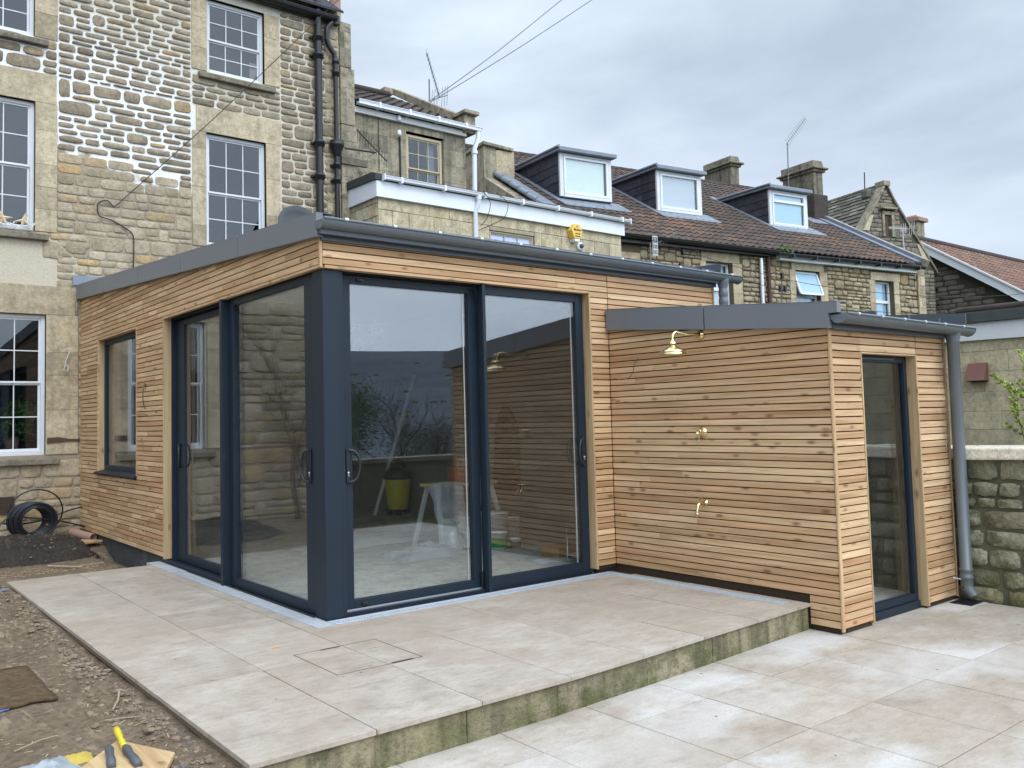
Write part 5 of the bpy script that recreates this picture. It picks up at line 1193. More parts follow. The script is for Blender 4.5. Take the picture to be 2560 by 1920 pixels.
for sg in (-1, 1):
    n_ = 6
    for i in range(n_):
        a = i/n_; b = (i+1)/n_; pa = gp(sg*hw*(1-a)*1.06, -.06, fz+(gz-fz)*a-.10); pb = gp(sg*hw*(1-b)*1.06, -.06, fz+(gz-fz)*b-.10)
        if i == n_-1: pb = gp(0, -.06, gz+.02)
        s.prism([pa, pb, pb+Z*.12, pa+Z*.12], GN*.34, (rt_(.0, .9), rt_(0, .8), rt_()))
s.obox(gp(-.13, -.08, gz-.04), GU*.28, GN*.36, Z*.16); s.build('coping', 'ashlar_dirty', gh, bevel=.01)
for (a, b, c) in ((-.92, -.66, 7.05), (-1.28, -.98, 6.30), (1.32, 1.58, 6.20)): 
    s = MB(); s.prism([gp(a-.12*(1 if a < 0 else -1), -.03, c), gp(b-.12*(1 if a < 0 else -1), -.03, c), gp(b+.10*(1 if a < 0 else -1), -.03, c+.52), gp(a+.10*(1 if a < 0 else -1), -.03, c+.52)], GN*.04, (.9, 0, .3)); s.build('pale_quoin', 'ashlar', gh, bevel=.006)
s = MB(); SL = (GU*hw+Z*(gz-fz)); ln = SL.length; NL = (Z*hw-GU*(gz-fz)).normalized()
shingles(s, gp(-hw-.1, .25, fz-.1), GN, SL, NL, 6.4, ln+.1, .40, .25, .028, .3, .045, .45, .04)
SR2 = (-GU*hw+Z*(gz-fz)); shingles(s, gp(hw+.1, .25, fz-.1), GN, SR2, (Z*hw+GU*(gz-fz)).normalized(), 6.4, ln+.1, .40, .25, .028, .3, .045, .45, .04); s.build('slate_roof', 'stone_slate', gh)
s = MB(); s.prism([gp(-hw, .31, 2.5), gp(hw, .31, 2.5), gp(hw, .31, fz-.08), gp(0, .31, gz-.08), gp(-hw, .31, fz-.08)], GN*6.2); s.build('body', 'mortar_dark', gh)
s = MB(); k = 0
while k < 6.2: s.obox(gp(-.11, .25+k, gz-.02), GU*.22, GN*.48, Z*.08, (rt_(.4, 1), rt_(), rt_())); k += .5
s.build('ridge', 'stone_slate', gh, bevel=.02)
s = MB(); s.tube([gp(-.33, .5, gz-.3), gp(-.30, .5, gz+.52)], .018, 6); s.build('finial', 'black_iron', gh)
s = MB(); s.obox(gp(-.42, .3, gz-.36), GU*.26, GN*.3, Z*.30); s.build('saddle_stone', 'stone_slate', gh, bevel=.06)
s = MB()
for a, b in ((-.22, -.13), (.17, .29)): s.obox(gp(a, -.05, 6.90), GU*(b-a), GN*.1, Z*.78)
s.obox(gp(-.22, -.05, 7.60), GU*.51, GN*.1, Z*.12); s.obox(gp(-.32, -.16, 7.77), GU*.66, GN*.16, Z*.06); s.build('attic_surround', 'ashlar_dirty', gh, bevel=.008)
s = MB(); s.obox(gp(-.13, -.01, 6.90), GU*.15, GN*.03, Z*.70); s.build('shutter', 'rust', gh)
s = MB(); s.obox(gp(.02, .0, 6.90), GU*.15, GN*.02, Z*.70); s.build('attic_opening', 'void', gh)
# lower wing behind its right foot
s = MB(); s.obox(gp(1.6, .62, 2.6), GU*2.58, GN*3.4, Z*2.75); s.build('wing_wall', 'mortar_row', gh)
s = MB(); stones(s, gp(0, .62, 0), GU, Z, -GN, 4.18, 5.30, [], rows=(.085, .13), lens=(.12, .28), gap=.014, h=.014, K=8, u0=1.7, v0=3.6); s.build('wing_stonework', 'rubble_row', gh)
s = MB(); W0, W1, W2, W3 = gp(1.75, .5, 5.40), gp(4.15, .5, 5.42), gp(4.96, 3.1, 7.55), gp(1.75, 3.1, 7.55)
SWv = (W3-W0); nW = SWv.cross(GU); nW = -nW if nW.z < 0 else nW
shingles(s, W0, GU, SWv, nW, 3.3, SWv.length, .38, .26, .026, .3, .035, .3, .03, clip=lambda u, v: u < 2.42+v*.24); s.build('wing_roof', 'stone_slate', gh)
s = MB(); s.prism([W0, W1, W2, W3], Z*-.12); s.prism([gp(1.75, .62, 5.3), gp(1.75, 3.1, 7.45), gp(1.75, 3.1, 5.3)], GU*2.4); s.build('wing_deck', 'void', gh)
s = MB(); s.prism([W1, W2, W2+GU*.26, W1+GU*.26], Z*.15); s.build('wing_coping', 'ashlar_dirty', gh, bevel=.01)
s = MB(); half_gutter(s, gp(1.95, .44, 5.36), gp(4.35, .44, 5.33), Z, -GN, .06, 8); s.tube([gp(1.92, .40, 5.36), gp(1.88, .1, 5.8), gp(1.87, .0, 6.1)], .035, 8); s.tube([gp(4.25, .5, 5.33), gp(4.25, .56, 5.1), gp(4.25, .56, 3.8)], .045, 8); s.build('gutter', 'black_iron', gh)
s = MB(); s.obox(rp(10.0, .25, 2.6), RU*.35, RN*.3, Z*2.62); ashlar(s, rp(0, .02, 0), RU, Z, -RN, 10.0, 10.34, 3.2, 5.2, .34, .3, [], .012, .004); s.build('corner_pier', 'ashlar', gh, bevel=.006)
yagi('aerial', 'white toothed aerial in front of the steep gable', tuple(rp(12.92, 2.3, 6.2)), tuple(rp(12.90, 2.3, 6.98)), (-1, .1, -.05), .95, 16, .07, 'white_metal', e_dir=(.2, 0, 1), off=(-.10, 0, 0))

# ================================================================== RED ROOFED HOUSE
rh = thing('red_roofed_house', 'stone house at far right with orange red tiles and a wide white bargeboard', 'house', (27, 6, 4))
XR = 27.0
s = MB(); s.prism([(XR, 8.9, 2.0), (XR, 1.0, 2.0), (XR, 1.0, 1.3), (XR, 8.2, 6.85), (XR, 8.9, 6.85)], (.3, 0, 0)); s.build('gable_wall', 'mortar_dark', rh)
s = MB(); stones(s, (XR, 0, 0), Y, Z, -X, 8.3, 6.6, [], rows=(.12, .2), lens=(.25, .6), gap=.016, h=.02, K=8, u0=3.0, v0=2.5, clip=lambda u, v: v < 6.6-(8.2-u)*.80); s.build('stonework', 'rubble_dark', rh)
sl = (7.113-4.928)/(8.283-5.156)
def zz_(y): return 7.113+(y-8.283)*sl
s = MB(); s.prism([(XR-.35, 8.283, zz_(8.283)), (XR-.35, .5, zz_(.5)), (XR-.35, .5, zz_(.5)-.30), (XR-.35, 8.283, zz_(8.283)-.26)], (.04, 0, 0)); s.build('bargeboard', 'white_pvc', rh)
s = MB(); s.prism([(XR-.40, 8.283, zz_(8.283)+.01), (XR-.40, .5, zz_(.5)+.01), (XR-.40, .5, zz_(.5)+.07), (XR-.40, 8.283, zz_(8.283)+.07)], (.12, 0, 0)); s.build('verge_trim', 'white_paint', rh)
Sx = Vector((0, 8.283-.5, zz_(8.283)-zz_(.5))); lx = Sx.length; pantiles_n = Vector((0, -(zz_(8.283)-zz_(.5)), 8.283-.5))
s = MB(); pantiles(s, (XR-.30, .5, zz_(.5)+.03), X, Sx, pantiles_n, 12, lx, .30, .34, red=.3, hump=.03); s.build('tile_roof', 'tile_red', rh)
s = MB(); s.prism([(XR-.30, .5, zz_(.5)-.02), (XR-.30, 8.283, zz_(8.283)-.02), (XR-.30, 8.283, zz_(8.283)-.2), (XR-.30, .5, zz_(.5)-.2)], (12, 0, 0)); s.build('roof_deck', 'void', rh)
s = MB(); s.tube([(XR-.3, 8.30, 7.17), (XR+11.7, 8.30, 7.17)], .13, 8); s.build('ridge', 'tile_old', rh)
s = MB(); s.box((XR+.8, 8.6, 6.3), (XR+1.35, 9.7, 7.95)); s.build('chimney', 'ashlar_dirty', rh, bevel=.02)
s = MB(); s.box((XR+.72, 8.5, 7.95), (XR+1.43, 9.8, 8.08)); s.tube([(XR+1.0, 8.7, 8.12), (XR+1.0, 9.6, 8.10)], .09, 10); s.build('chimney_cap', 'terracotta', rh)
for (xx, yy) in ((XR+3.6, 5.9), (XR+6.6, 5.9)):
    s = MB(); z0 = zz_(yy); s.lathe((xx, yy, z0), Z, [(.16, -.05), (.10, .10), (.10, .25), (.17, .26), (.15, .36), (0, .38)], 10); s.build('roof_vent', 'silver', rh)
s = MB(); s.prism([(XR+3.4, 4.4, zz_(4.4)), (XR+3.4, 4.4, zz_(4.4)+.75), (XR+3.4, 5.6, zz_(5.6)+.05)], (4, 0, 0)); s.prism([(XR+3.2, 4.2, zz_(4.4)+.75), (XR+3.2, 5.8, zz_(5.6)+.14), (XR+3.2, 5.8, zz_(5.6)+.22), (XR+3.2, 4.2, zz_(4.4)+.85)], (4.3, 0, 0)); s.build('dormer', 'lead', rh)
cable('overhead_wire', 'upper thin wire crossing in front of the cottages', [(10.0, 5.4, 4.75), (14, 4.6, 4.10), (19, 3.2, 3.98), (24, 1.5, 4.6)], .006, 'black_rubber')
cable('overhead_wire', 'lower thin wire crossing in front of the cottages', [(12.5, 5.4, 4.25), (16, 4.3, 3.60), (20, 2.8, 3.62), (24, 1.2, 3.9)], .006, 'black_rubber')

# ================================================================== OUTBUILDING on the right with vent hood
ob = thing('outbuilding', 'block built outbuilding with pale painted band and dark capping beyond the boundary wall', 'outbuilding', (8.5, -3, 0))
XO = 8.0
s = MB(); ashlar(s, (XO, 0, 0), Y, Z, -X, -6.0, -.10, -.2, 2.19, .95, .225, [], .006, .0018); s.build('block_wall', 'ashlar_smooth', ob)
s = MB(); s.box((XO+.04, -6, -.4), (XO+4, -.1, 2.18)); s.build('core', 'mortar_dark', ob)
s = MB(); s.prism([(XO-.05, -.10, 2.172), (XO-.05, -6, 2.13), (XO-.05, -6, 2.36), (XO-.05, -.10, 2.37)], (.06, 0, 0)); s.build('white_band', 'white_paint', ob)
s = MB(); s.prism([(XO-.09, -.05, 2.37), (XO-.09, -6, 2.36), (XO-.07, -6, 2.48), (XO-.07, -.05, 2.50)], (3.5, 0, 0)); s.box((XO-.085, -1.02, 2.368), (XO-.095, -1.03, 2.495)); s.build('felt_capping', 'felt', ob, bevel=.01)
s = MB(); s.tube([(XO+.02, -.85, 2.53), (XO+.02, -6, 2.50)], .045, 10); s.build('ridge_roll', 'tile_old', ob)
vh = thing('vent_hood', 'rusty red metal vent hood on the block outbuilding wall', 'vent', (XO-.05, -1.15, 1.78))
a, b = -.965, -1.165
s = MB(); s.prism([(XO-.01, a, 1.90), (XO-.01, b, 1.90), (XO-.01, b, 1.68), (XO-.01, a, 1.68)], (-.02, 0, 0)); s.prism([(XO-.03, a, 1.90), (XO-.03, a, 1.69), (XO-.16, a, 1.69), (XO-.06, a, 1.90)], (0, b-a, 0)); s.build('hood', plain('red_metal', (.15, .062, .045), .55, 0, .25), vh, bevel=.006)
s = MB(); s.box((XO-.15, a-.01, 1.684), (XO-.03, b+.01, 1.689)); s.build('opening', 'void', vh)

# ================================================================== BOUNDARY STONE WALL, drain, shrub
bw = thing('boundary_wall', 'mossy rubble stone boundary wall with a pale stone coping', 'wall', (4.95, -3.6, -.2))
XB = 4.75
s = MB(); s.box((XB, -4.3, -.3), (XB+.30, -.3, .955)); s.build('core', 'mortar_moss', bw)
random.seed(5)
s = MB(); stones(s, (XB, 0, 0), Y, Z, -X, -.3, .955, [], rows=(.09, .17), lens=(.13, .34), gap=.012, h=.026, K=18, u0=-4.3, v0=-.24, red=.15, jit=.34, sq=4.6, flat=.90, span=.1, bright=(.5, .32)); s.build('stonework', 'mossy', bw)
s = MB(); y = -4.3
while y < -.3:
    l = rt_(.42, .7); z_ = .955
    s.prism([(XB-.045-rt_(0, .02), y, z_+rt_(-.012, .012)), (XB-.05, y+l-.006, z_+rt_(-.012, .012)), (XB-.03, y+l-.006, 1.045+rt_(-.01, .01)), (XB-.035, y, 1.045+rt_(-.01, .01))], (.42, 0, .012), (rt_(), rt_(0, .3), rt_())); y += l
s.build('coping', 'coping', bw, bevel=.015)
dg_ = thing('drain_grate', 'black plastic drain grate under the grey downpipe outlet', 'drain', (4.55, -2.22, -.205))
s = MB(); s.box((4.47, -2.32, -.190), (4.695, -2.155, -.182)); s.build('frame', 'black_plastic', dg_)
s = MB()
for k in range(8): s.box((4.485+k*.026, -2.31, -.182), (4.495+k*.026, -2.165, -.178))
s.build('bars', 'black_plastic', dg_)
# leafy shrub leaning in from the right
sb = thing('shrub', 'thin camellia like shrub with yellow green leaves behind the boundary wall', 'shrub', (6.2, -2.62, .3))
random.seed(21)
tr = MB(); lf = MB()
def branch(P, d, L_, r, dep):
    P = Vector(P); pts = [P.copy()]; d = nrm(d)
    n_ = 5
    for k in range(n_):
        d = (d+Vector((rt_(-.16, .16), rt_(-.16, .16), rt_(-.04, .14)))).normalized(); P = P+d*L_/n_; pts.append(P.copy())
        if dep > 0 and k >= 1 and random.random() < .85: branch(P, d+Vector((rt_(-.9, .9), rt_(-.9, .9), rt_(-.2, .5))), L_*.55, r*.55, dep-1)
        if dep <= 1:
            for q in range(4 if dep == 0 else 2):
                a = (d+Vector((rt_(-1, 1), rt_(-1, 1), rt_(-.6, .5)))).normalized(); b = a.cross(Vector((rt_(-1, 1), rt_(-1, 1), rt_(-1, 1)))).normalized(); l = rt_(.028, .052); w_ = l*.30; c = a.cross(b)*.12*l
                lf.add([P, P+a*l*.35+b*w_+c, P+a*l*.75+b*w_*.8+c, P+a*l, P+a*l*.75-b*w_*.8+c, P+a*l*.35-b*w_+c], [(0, 1, 2, 3), (0, 3, 4, 5)], (random.random(), random.random(), random.random()))
    tr.tube(pts, [r*(1-.12*k) for k in range(len(pts))], 5)
for (dx, dy, dz) in ((-.45, .60, .8), (-.3, .40, 1.0), (-.5, .28, .9), (-.15, .15, 1.2), (-.6, .75, .45), (.2, -.1, 1), (-.7, .5, 1.1), (-.2, .7, 1.3)): branch((6.25, -2.80, .62), (dx, dy, dz), .80, .009, 2)
tr.tube([(6.25, -2.65, -.3), (6.22, -2.63, .3), (6.2, -2.62, .78)], .014, 6)
tr.build('stems', 'twig', sb); lf.build('leaves', 'lime_leaf', sb)

# ================================================================== INSIDE THE GARDEN ROOM
FZ = .024
vc = thing('yellow_vacuum', 'yellow tub vacuum cleaner with a black lid standing inside by the far wall', 'vacuum cleaner', (3.95, 5.2, FZ))
s = MB(); s.lathe((3.95, 5.2, FZ+.08), Z, [(0, 0), (.13, .0), (.15, .05), (.19, .42), (.19, .44), (0, .44)], 24); s.build('tub', 'yellow', vc)
s = MB(); s.lathe((3.95, 5.2, FZ+.52), Z, [(.20, 0), (.21, .03), (.18, .12), (.10, .16), (0, .17)], 24); s.tube([(3.82, 5.2, .66), (3.86, 5.2, .80), (4.04, 5.2, .80), (4.08, 5.2, .66)], .014, 6); s.build('lid', 'black_plastic', vc)
s = MB()
for a in (0, 2.1, 4.2): s.lathe((3.95+.15*math.cos(a), 5.2+.15*math.sin(a)-.02, FZ+.045), Y, [(0, 0), (.045, 0), (.045, .03), (0, .03)], 12)
s.build('wheels', 'black_rubber', vc)
s = MB(); s.tube([(3.70, 5.44, FZ), (4.16, 5.02, 2.05)], .028, 8); tag(s.build('timber_pole', 'white_metal'), 'long pale pole leaning against the far inner wall behind the first glass door', 'pole')
te = thing('trestle', 'pale folding trestle bench draped with clear plastic inside the garden room', 'trestle', (2.7, 2.15, FZ))
s = MB(); s.box((2.40, 2.05, .66), (3.25, 2.35, .70)); s.build('top', 'ply', te, bevel=.004)
for (xx, yy, dx, dy) in ((2.46, 2.10, -.08, -.16), (2.46, 2.30, -.08, .16), (3.18, 2.10, .08, -.16), (3.18, 2.30, .08, .16)):
    s = MB(); s.obox((xx+dx, yy+dy, FZ), (.04, 0, 0), (0, .035, 0), (-dx, -dy, .64)); s.build('leg', 'white_metal', te)
s = MB(); s.box((2.40, 1.99, .30), (3.24, 2.01, .335)); s.build('stretcher', 'white_metal', te)
def crumple(name, label, cat, C, rad, h, mat, seed, nx=16, ny=12, amp=.6):
    rnd = random.Random(seed); s = MB(); vs = []
    for j in range(ny+1):
        for i in range(nx+1):
            u, v = i/nx*2-1, j/ny*2-1; e = max(0, 1-max(abs(u), abs(v))**2.2)
            nz = mnoise.noise((u*2.3+seed, v*2.3, 1.3))*.5+mnoise.noise((u*6+seed, v*6, 4.3))*.28
            vs.append((C[0]+u*rad[0]*(1+.18*mnoise.noise((v*2, seed, 0))), C[1]+v*rad[1]*(1+.18*mnoise.noise((u*2, seed, 9))), C[2]+h*e*(.45+amp*nz)))
    s.add(vs, [(j*(nx+1)+i, j*(nx+1)+i+1, (j+1)*(nx+1)+i+1, (j+1)*(nx+1)+i) for j in range(ny) for i in range(nx)], None, True)
    return tag(s.build(name, mat), label, cat)
s = MB(); vs = []; nn = 14
for j in range(nn+1):
    for i in range(nn+1):
        u, v = i/nn, j/nn; t_ = v
        vs.append((2.30+u*.42+.03*mnoise.noise((u*5, v*5, 2)), 2.02-.30*t_**1.5+.05*mnoise.noise((u*4, v*3, 5)), .72-.66*t_+.02*mnoise.noise((u*7, v*4, 8))))
s.add(vs, [(j*(nn+1)+i, j*(nn+1)+i+1, (j+1)*(nn+1)+i+1, (j+1)*(nn+1)+i) for j in range(nn) for i in range(nn)], None, True)
tag(s.build('plastic_sheet', 'clear_film'), 'clear plastic sheet hanging down over the left end of the trestle', 'plastic sheet')
crumple('plastic_sheet', 'crumpled translucent plastic sheet spread on the concrete floor left of the trestle', 'plastic sheet', (2.05, 1.80, FZ+.004), (.42, .26), .22, 'clear_film', 3)
crumple('dust_sheet', 'white dust sheet heaped at the back of the concrete floor', 'dust sheet', (2.0, 3.0, FZ+.004), (.75, .30), .10, 'white_metal', 5)
fd = thing('round_panel', 'white round disc panel leaning on the trestle leg inside the room', 'disc', (2.62, 1.85, FZ))
s = MB(); s.lathe((2.61, 1.86, FZ+.135), nrm((-.3, -1, .22)), [(0, .012), (.10, .012), (.135, .006), (.135, 0), (0, -.002)], 28); s.build('disc', 'white_metal', fd)
s = MB(); s.lathe((2.606, 1.845, FZ+.138), nrm((-.3, -1, .22)), [(0, .006), (.02, .006), (.02, 0)], 12); s.build('hub', 'cloth_red', fd)
def tub(name, label, C, r, h, body, lid=None, band=None, cat='tub'):
    t = thing(name, label, cat, (C[0], C[1], FZ)); s = MB(); s.lathe((C[0], C[1], FZ), Z, [(0, 0), (r*.86, 0), (r, h), (r*1.05, h), (r*1.05, h+.012), (0, h+.014)], 22); s.build('body', body, t)
    if band: s = MB(); s.lathe((C[0], C[1], FZ+h*.12), Z, [(r*.86+.004, 0), (r+.002, h*.55)], 22); s.build('band', band, t)
    return t
tub('paint_tub', 'short green banded paint tub on the floor behind the right glass door', (2.88, 1.62), .10, .17, 'white_pvc', band='green_paint')
tub('bucket', 'tall white bucket beside the green banded tub behind the right glass door', (3.10, 1.95), .16, .33, 'white_pvc', cat='bucket')
tub('paint_tin', 'small dark banded paint tin right of the green banded tub', (3.02, 1.50), .055, .10, 'white_pvc', band='navy', cat='tin')
tub('mixing_pot', 'cream mixing pot between the white bucket and the brown box', (3.36, 1.98), .11, .26, 'white_metal', cat='pot')
s = MB(); s.box((2.88, .70, FZ), (3.20, .95, FZ+.10)); tag(s.build('cardboard_box', 'cardboard', bevel=.004), 'low brown cardboard box on the floor near the right door frame', 'box')
s = MB(); s.prism([(2.55, .60, FZ+.002), (2.92, .52, FZ+.002), (2.98, .74, FZ+.002), (2.62, .80, FZ+.002)], (0, 0, .004)); tag(s.build('paper_sheet', 'white_pvc'), 'white paper sheet on the floor in front of the brown cardboard box', 'paper')
ra = thing('wire_rack', 'small upright wire rack standing by the right door frame inside', 'rack', (2.90, .45, FZ))
for k in range(2): s = MB(); s.tube([(2.86, .38+k*.18, FZ), (2.86, .38+k*.18, FZ+.30), (2.98, .38+k*.18, FZ+.30), (2.98, .38+k*.18, FZ)], .007, 6); s.build('hoop', 'silver', ra)
s = MB(); s.box((2.85, .37, FZ+.05), (2.99, .57, FZ+.06)); s.build('shelf', 'silver', ra)
ct = thing('hanging_coat', 'tall dark reddish coat like cloth hanging on the far inner wall', 'coat', (4.14, 2.95, 1.0))
s = MB(); s.prism([(4.19, 2.955, 1.56), (4.19, 3.00, 1.50), (4.19, 3.14, 1.30), (4.19, 3.12, 1.20), (4.19, 3.20, .42), (4.19, 2.72, .42), (4.19, 2.74, 1.20), (4.19, 2.72, 1.28), (4.19, 2.90, 1.50)], (-.10, 0, 0)); s.build('cloth', 'cloth_red', ct, bevel=.03)
s = MB(); s.box((2.75, 2.10, .70), (2.98, 2.30, .86)); s.tube([(2.80, 2.2, .86), (2.80, 2.2, .94), (2.94, 2.2, .94), (2.94, 2.2, .86)], .012, 6); tag(s.build('tool_case', 'orange_tape', bevel=.02), 'dull orange tool case standing on the trestle', 'tool case')

# ================================================================== BUILDER'S CLUTTER ON THE SOIL
def sz(x, y): return soil_z(x, y)
# dark spoil heap
s = MB(); n_ = 46; vs = []; hc = (-1.02, 5.28); 
for j in range(n_+1):
    for i in range(n_+1):
        u, v = i/n_*2-1, j/n_*2-1; x, y = hc[0]+u*.95, hc[1]+v*.98; r_ = math.hypot(u*1.0, v); e = max(0, 1-r_*r_)**.85*(1+.2*fbm(x, y, 1.7, 2))
        vs.append((x, y, sz(x, y)-.02+.21*e+.045*e**.3*fbm(x, y, 4, 4)+(.02*mnoise.noise((x*16, y*16, 3)) if e > .02 else 0)-(.03 if e <= .0 else 0)))
s.add(vs, [(j*(n_+1)+i, j*(n_+1)+i+1, (j+1)*(n_+1)+i+1, (j+1)*(n_+1)+i) for j in range(n_) for i in range(n_)], None, True)
hp = s.build('spoil_heap', 'soil_black'); tag(hp, 'low heap of dark crumbly soil in front of the cable coil', 'heap')
# loose stones and clods
def rock(mb, C, r, sq=1.0):
    C = Vector(C); rings = 5; seg = 7; ph = rt_(0, 9); vs = [C+Z*(-r*.5)]
    for i in range(1, rings):
        t = math.pi*i/rings
        for k in range(seg):
            a = 2*math.pi*k/seg; q = r*(1+.45*mnoise.noise((math.cos(a)*1.3+ph, math.sin(a)*1.3, t))); vs.append(C+Vector((math.cos(a)*math.sin(t)*q*sq, math.sin(a)*math.sin(t)*q, -math.cos(t)*q*.55)))
    vs.append(C+Z*(r*.5)); fs = [(0, 1+(k+1) % seg, 1+k) for k in range(seg)]
    for i in range(rings-2):
        for k in range(seg): fs.append((1+i*seg+k, 1+i*seg+(k+1) % seg, 1+(i+1)*seg+(k+1) % seg, 1+(i+1)*seg+k))
    l = 1+(rings-2)*seg; fs += [(l+k, l+(k+1) % seg, len(vs)-1) for k in range(seg)]
    mb.add(vs, fs, (rt_(), rt_() if random.random() < .12 else 0, rt_()), False)
random.seed(31)
s = MB()
for k in range(2600):
    if random.random() < .72: y = rt_(-2.6, 3.3); x = -1.475-abs(random.gauss(0, .13))
    else: x = rt_(-4.0, -1.5); y = rt_(-2.6, 6.2)
    r_ = .004+.015*random.random()**4*(1.0 if x > -1.8 else .6)
    rock(s, (x, y, sz(x, y)+r_*.25), r_, rt_(.8, 1.5))
for k in range(420):
    x, y = rt_(-.40, -.05), rt_(3.6, 6.3); r_ = .006+.02*random.random()**3; rock(s, (x, y, sz(x, y)+r_*.2), r_)
for k in range(260):
    a = rt_(0, 6.28); q = rt_(0, 1)**.5; x, y = hc[0]+math.cos(a)*q*.95, hc[1]+math.sin(a)*q; r_ = .004+.012*random.random()**3; rock(s, (x, y, sz(x, y)+.20*max(0, 1-q*q)**.85), r_)
o = s.build('loose_stones', 'pebble'); o['kind'] = 'stuff'
s = MB()
for k in range(520):
    if random.random() < .6: x = rt_(-1.9, -.5); y = 3.62+abs(random.gauss(0, .28))
    else: x = rt_(-2.6, -1.5); y = rt_(-2.2, 3.2)
    a = rt_(0, 6.28); l = rt_(.008, .045); z = sz(x, y)+.006; s.obox((x, y, z), (math.cos(a)*l, math.sin(a)*l, rt_(-.004, .012)), (-math.sin(a)*.0025, math.cos(a)*.0025, 0), (0, 0, .0012), (rt_(), 0, 0))
o = s.build('wood_chips', plain('straw', (.56, .42, .24), .8, 0, .35)); o['kind'] = 'stuff'
# coil of black pipe
cc = thing('pipe_coil', 'large coil of black plastic pipe with orange tape leaning on the stone house wall', 'pipe coil', (-.65, 6.45, .02))
s = MB(); random.seed(4)
cx_, cz_ = -.635, .245
for k in range(28):
    f = k/27; y = 6.36+(k % 7)*.030+rt_(-.006, .006); r_ = .232-.021*(k//7)+rt_(-.004, .004); ang = rt_(-.04, .04)
    s.tube([(cx_-.012*(k % 7)+r_*math.cos(t)*1.02, y+.05*math.sin(t)*ang-(.10)*math.sin(t)*.25, cz_+r_*math.sin(t)*.98) for t in [2*math.pi*i/30 for i in range(30)]], .0105, 6, None, True)
s.build('coil', 'black_plastic', cc)
s = MB()
s.tube([(-.60+.315*math.cos(t), 6.60-.03*math.sin(t), .335+.285*math.sin(t)) for t in [-.9+4.2*i/30 for i in range(31)]], .0095, 6)
s.build('free_loop', 'black_plastic', cc)
s = MB()
for a in (.35, -.45):
    c_ = Vector((cx_+.205*math.cos(a), 6.47, cz_+.20*math.sin(a))); d = Vector((-math.sin(a), 0, math.cos(a))); rr_ = Vector((math.cos(a), 0, math.sin(a)))
    s.tube([c_+rr_*.062*math.cos(t)+Y*.085*math.sin(t) for t in [2*math.pi*i/16 for i in range(16)]], .016, 5, None, True)
s.build('tape', 'orange_tape', cc)
cable('pipe_end', 'black pipe end running from the coil to the timber wall', [(-1.1, 6.3, .15), (-.98, 6.35, .30), (-.80, 6.4, .30), (-.55, 6.4, .26), (-.30, 6.45, .20), (-.10, 6.5, .13), (.02, 6.55, .08)], .0095, 'black_plastic', 'pipe')
cable('pipe_end', 'upper black pipe end curving behind the coil towards the timber wall', [(-.98, 6.6, .22), (-.7, 6.62, .20), (-.45, 6.65, .24), (-.2, 6.66, .32), (.0, 6.68, .36)], .0095, 'black_plastic', 'pipe')
crumple('green_rag', 'pale green crumpled rag lying between the coil and the clay pipe', 'rag', (-.42, 6.28, -.02), (.15, .07), .07, 'rag', 7)
s = MB(); p0, p1 = Vector((-.20, 6.48, .06)), Vector((-.05, 6.02, .015)); d = (p1-p0).normalized()
pr_ = []; vs = []
s.lathe(p0, d, [(.058, 0), (.062, .0), (.056, .03), (.05, .06), (.05, (p1-p0).length), (.042, (p1-p0).length), (.042, 0), (.058, 0)], 20)
tag(s.build('clay_pipe', 'terracotta'), 'short reddish clay drain pipe lying under the timber wall', 'pipe')
s = MB(); s.prism([(-.42, 6.10, -.012), (-.20, 6.02, -.012), (-.01, 5.74, -.012), (-.26, 5.66, -.012)], (0, 0, .022)); tag(s.build('timber_offcut', 'ply'), 'grey brown flat timber offcut lying in front of the clay pipe', 'board')
# slates by the terrace corner
for (x, y, a, w_, h_, lab) in ((-1.60, 3.02, .4, .22, .12, 'grey roof slate lying at the back left corner of the upper terrace'), (-1.80, 3.12, .7, .13, .10, 'smaller grey slate shard left of the larger slate')):
    s = MB(); z = sz(x, y)+.008; U_ = Vector((math.cos(a), math.sin(a), .05)); V_ = Vector((-math.sin(a), math.cos(a), .02)); s.prism([Vector((x, y, z))+U_*p+V_*q for p, q in ((-w_/2, -h_/2), (w_*.4, -h_/2), (w_/2, h_*.1), (w_*.1, h_/2), (-w_*.45, h_*.3))], (0, 0, .007)); tag(s.build('slate', plain('slate_piece', (.16, .19, .23), .5, 0, .1)), lab, 'slate')
# foreground: board, brush tool, bag, foam, mat, blue strip, sticks
s = MB(); z = -.045
q = [(-1.90, -1.36, z), (-1.66, -1.50, z), (-1.62, -1.66, z+.004), (-1.80, -2.05, z+.008), (-2.15, -1.90, z+.008)]
q = [(-1.765, -1.325, z), (-1.617, -1.655, z+.004), (-1.80, -1.98, z+.008), (-2.06, -1.66, z+.006)]
s.prism(q, (0, 0, .020)); tag(s.build('plywood_offcut', 'ply', bevel=.002), 'pale plywood offcut lying on the soil at the bottom left of the photo', 'board')
tl = thing('hand_tools', 'pair of grey and yellow handled hand tools lying on the plywood offcut', 'hand tool', (-1.77, -1.45, -.02))
def grip(P0, P1, r, name, mat, prof):
    P0, P1 = Vector(P0), Vector(P1); d = P1-P0; L_ = d.length
    s = MB(); s.lathe(P0, d, [(a*r, b*L_) for a, b in prof], 14); return s.build(name, mat, tl)
g1 = grip((-1.785, -1.52, -.010), (-1.765, -1.30, .018), .015, 'yellow_handle', 'foam' if False else 'yellow', [(0, 0), (.9, 0), (1, .2), (.8, .5), (1.05, .8), (.9, .97), (0, 1)])
s = MB(); s.lathe((-1.772, -1.37, .018), nrm((-.05, -.15, 1)), [(0, .003), (.008, .002), (.011, -.01)], 12); s.build('inlay', 'grey_plastic', g1)
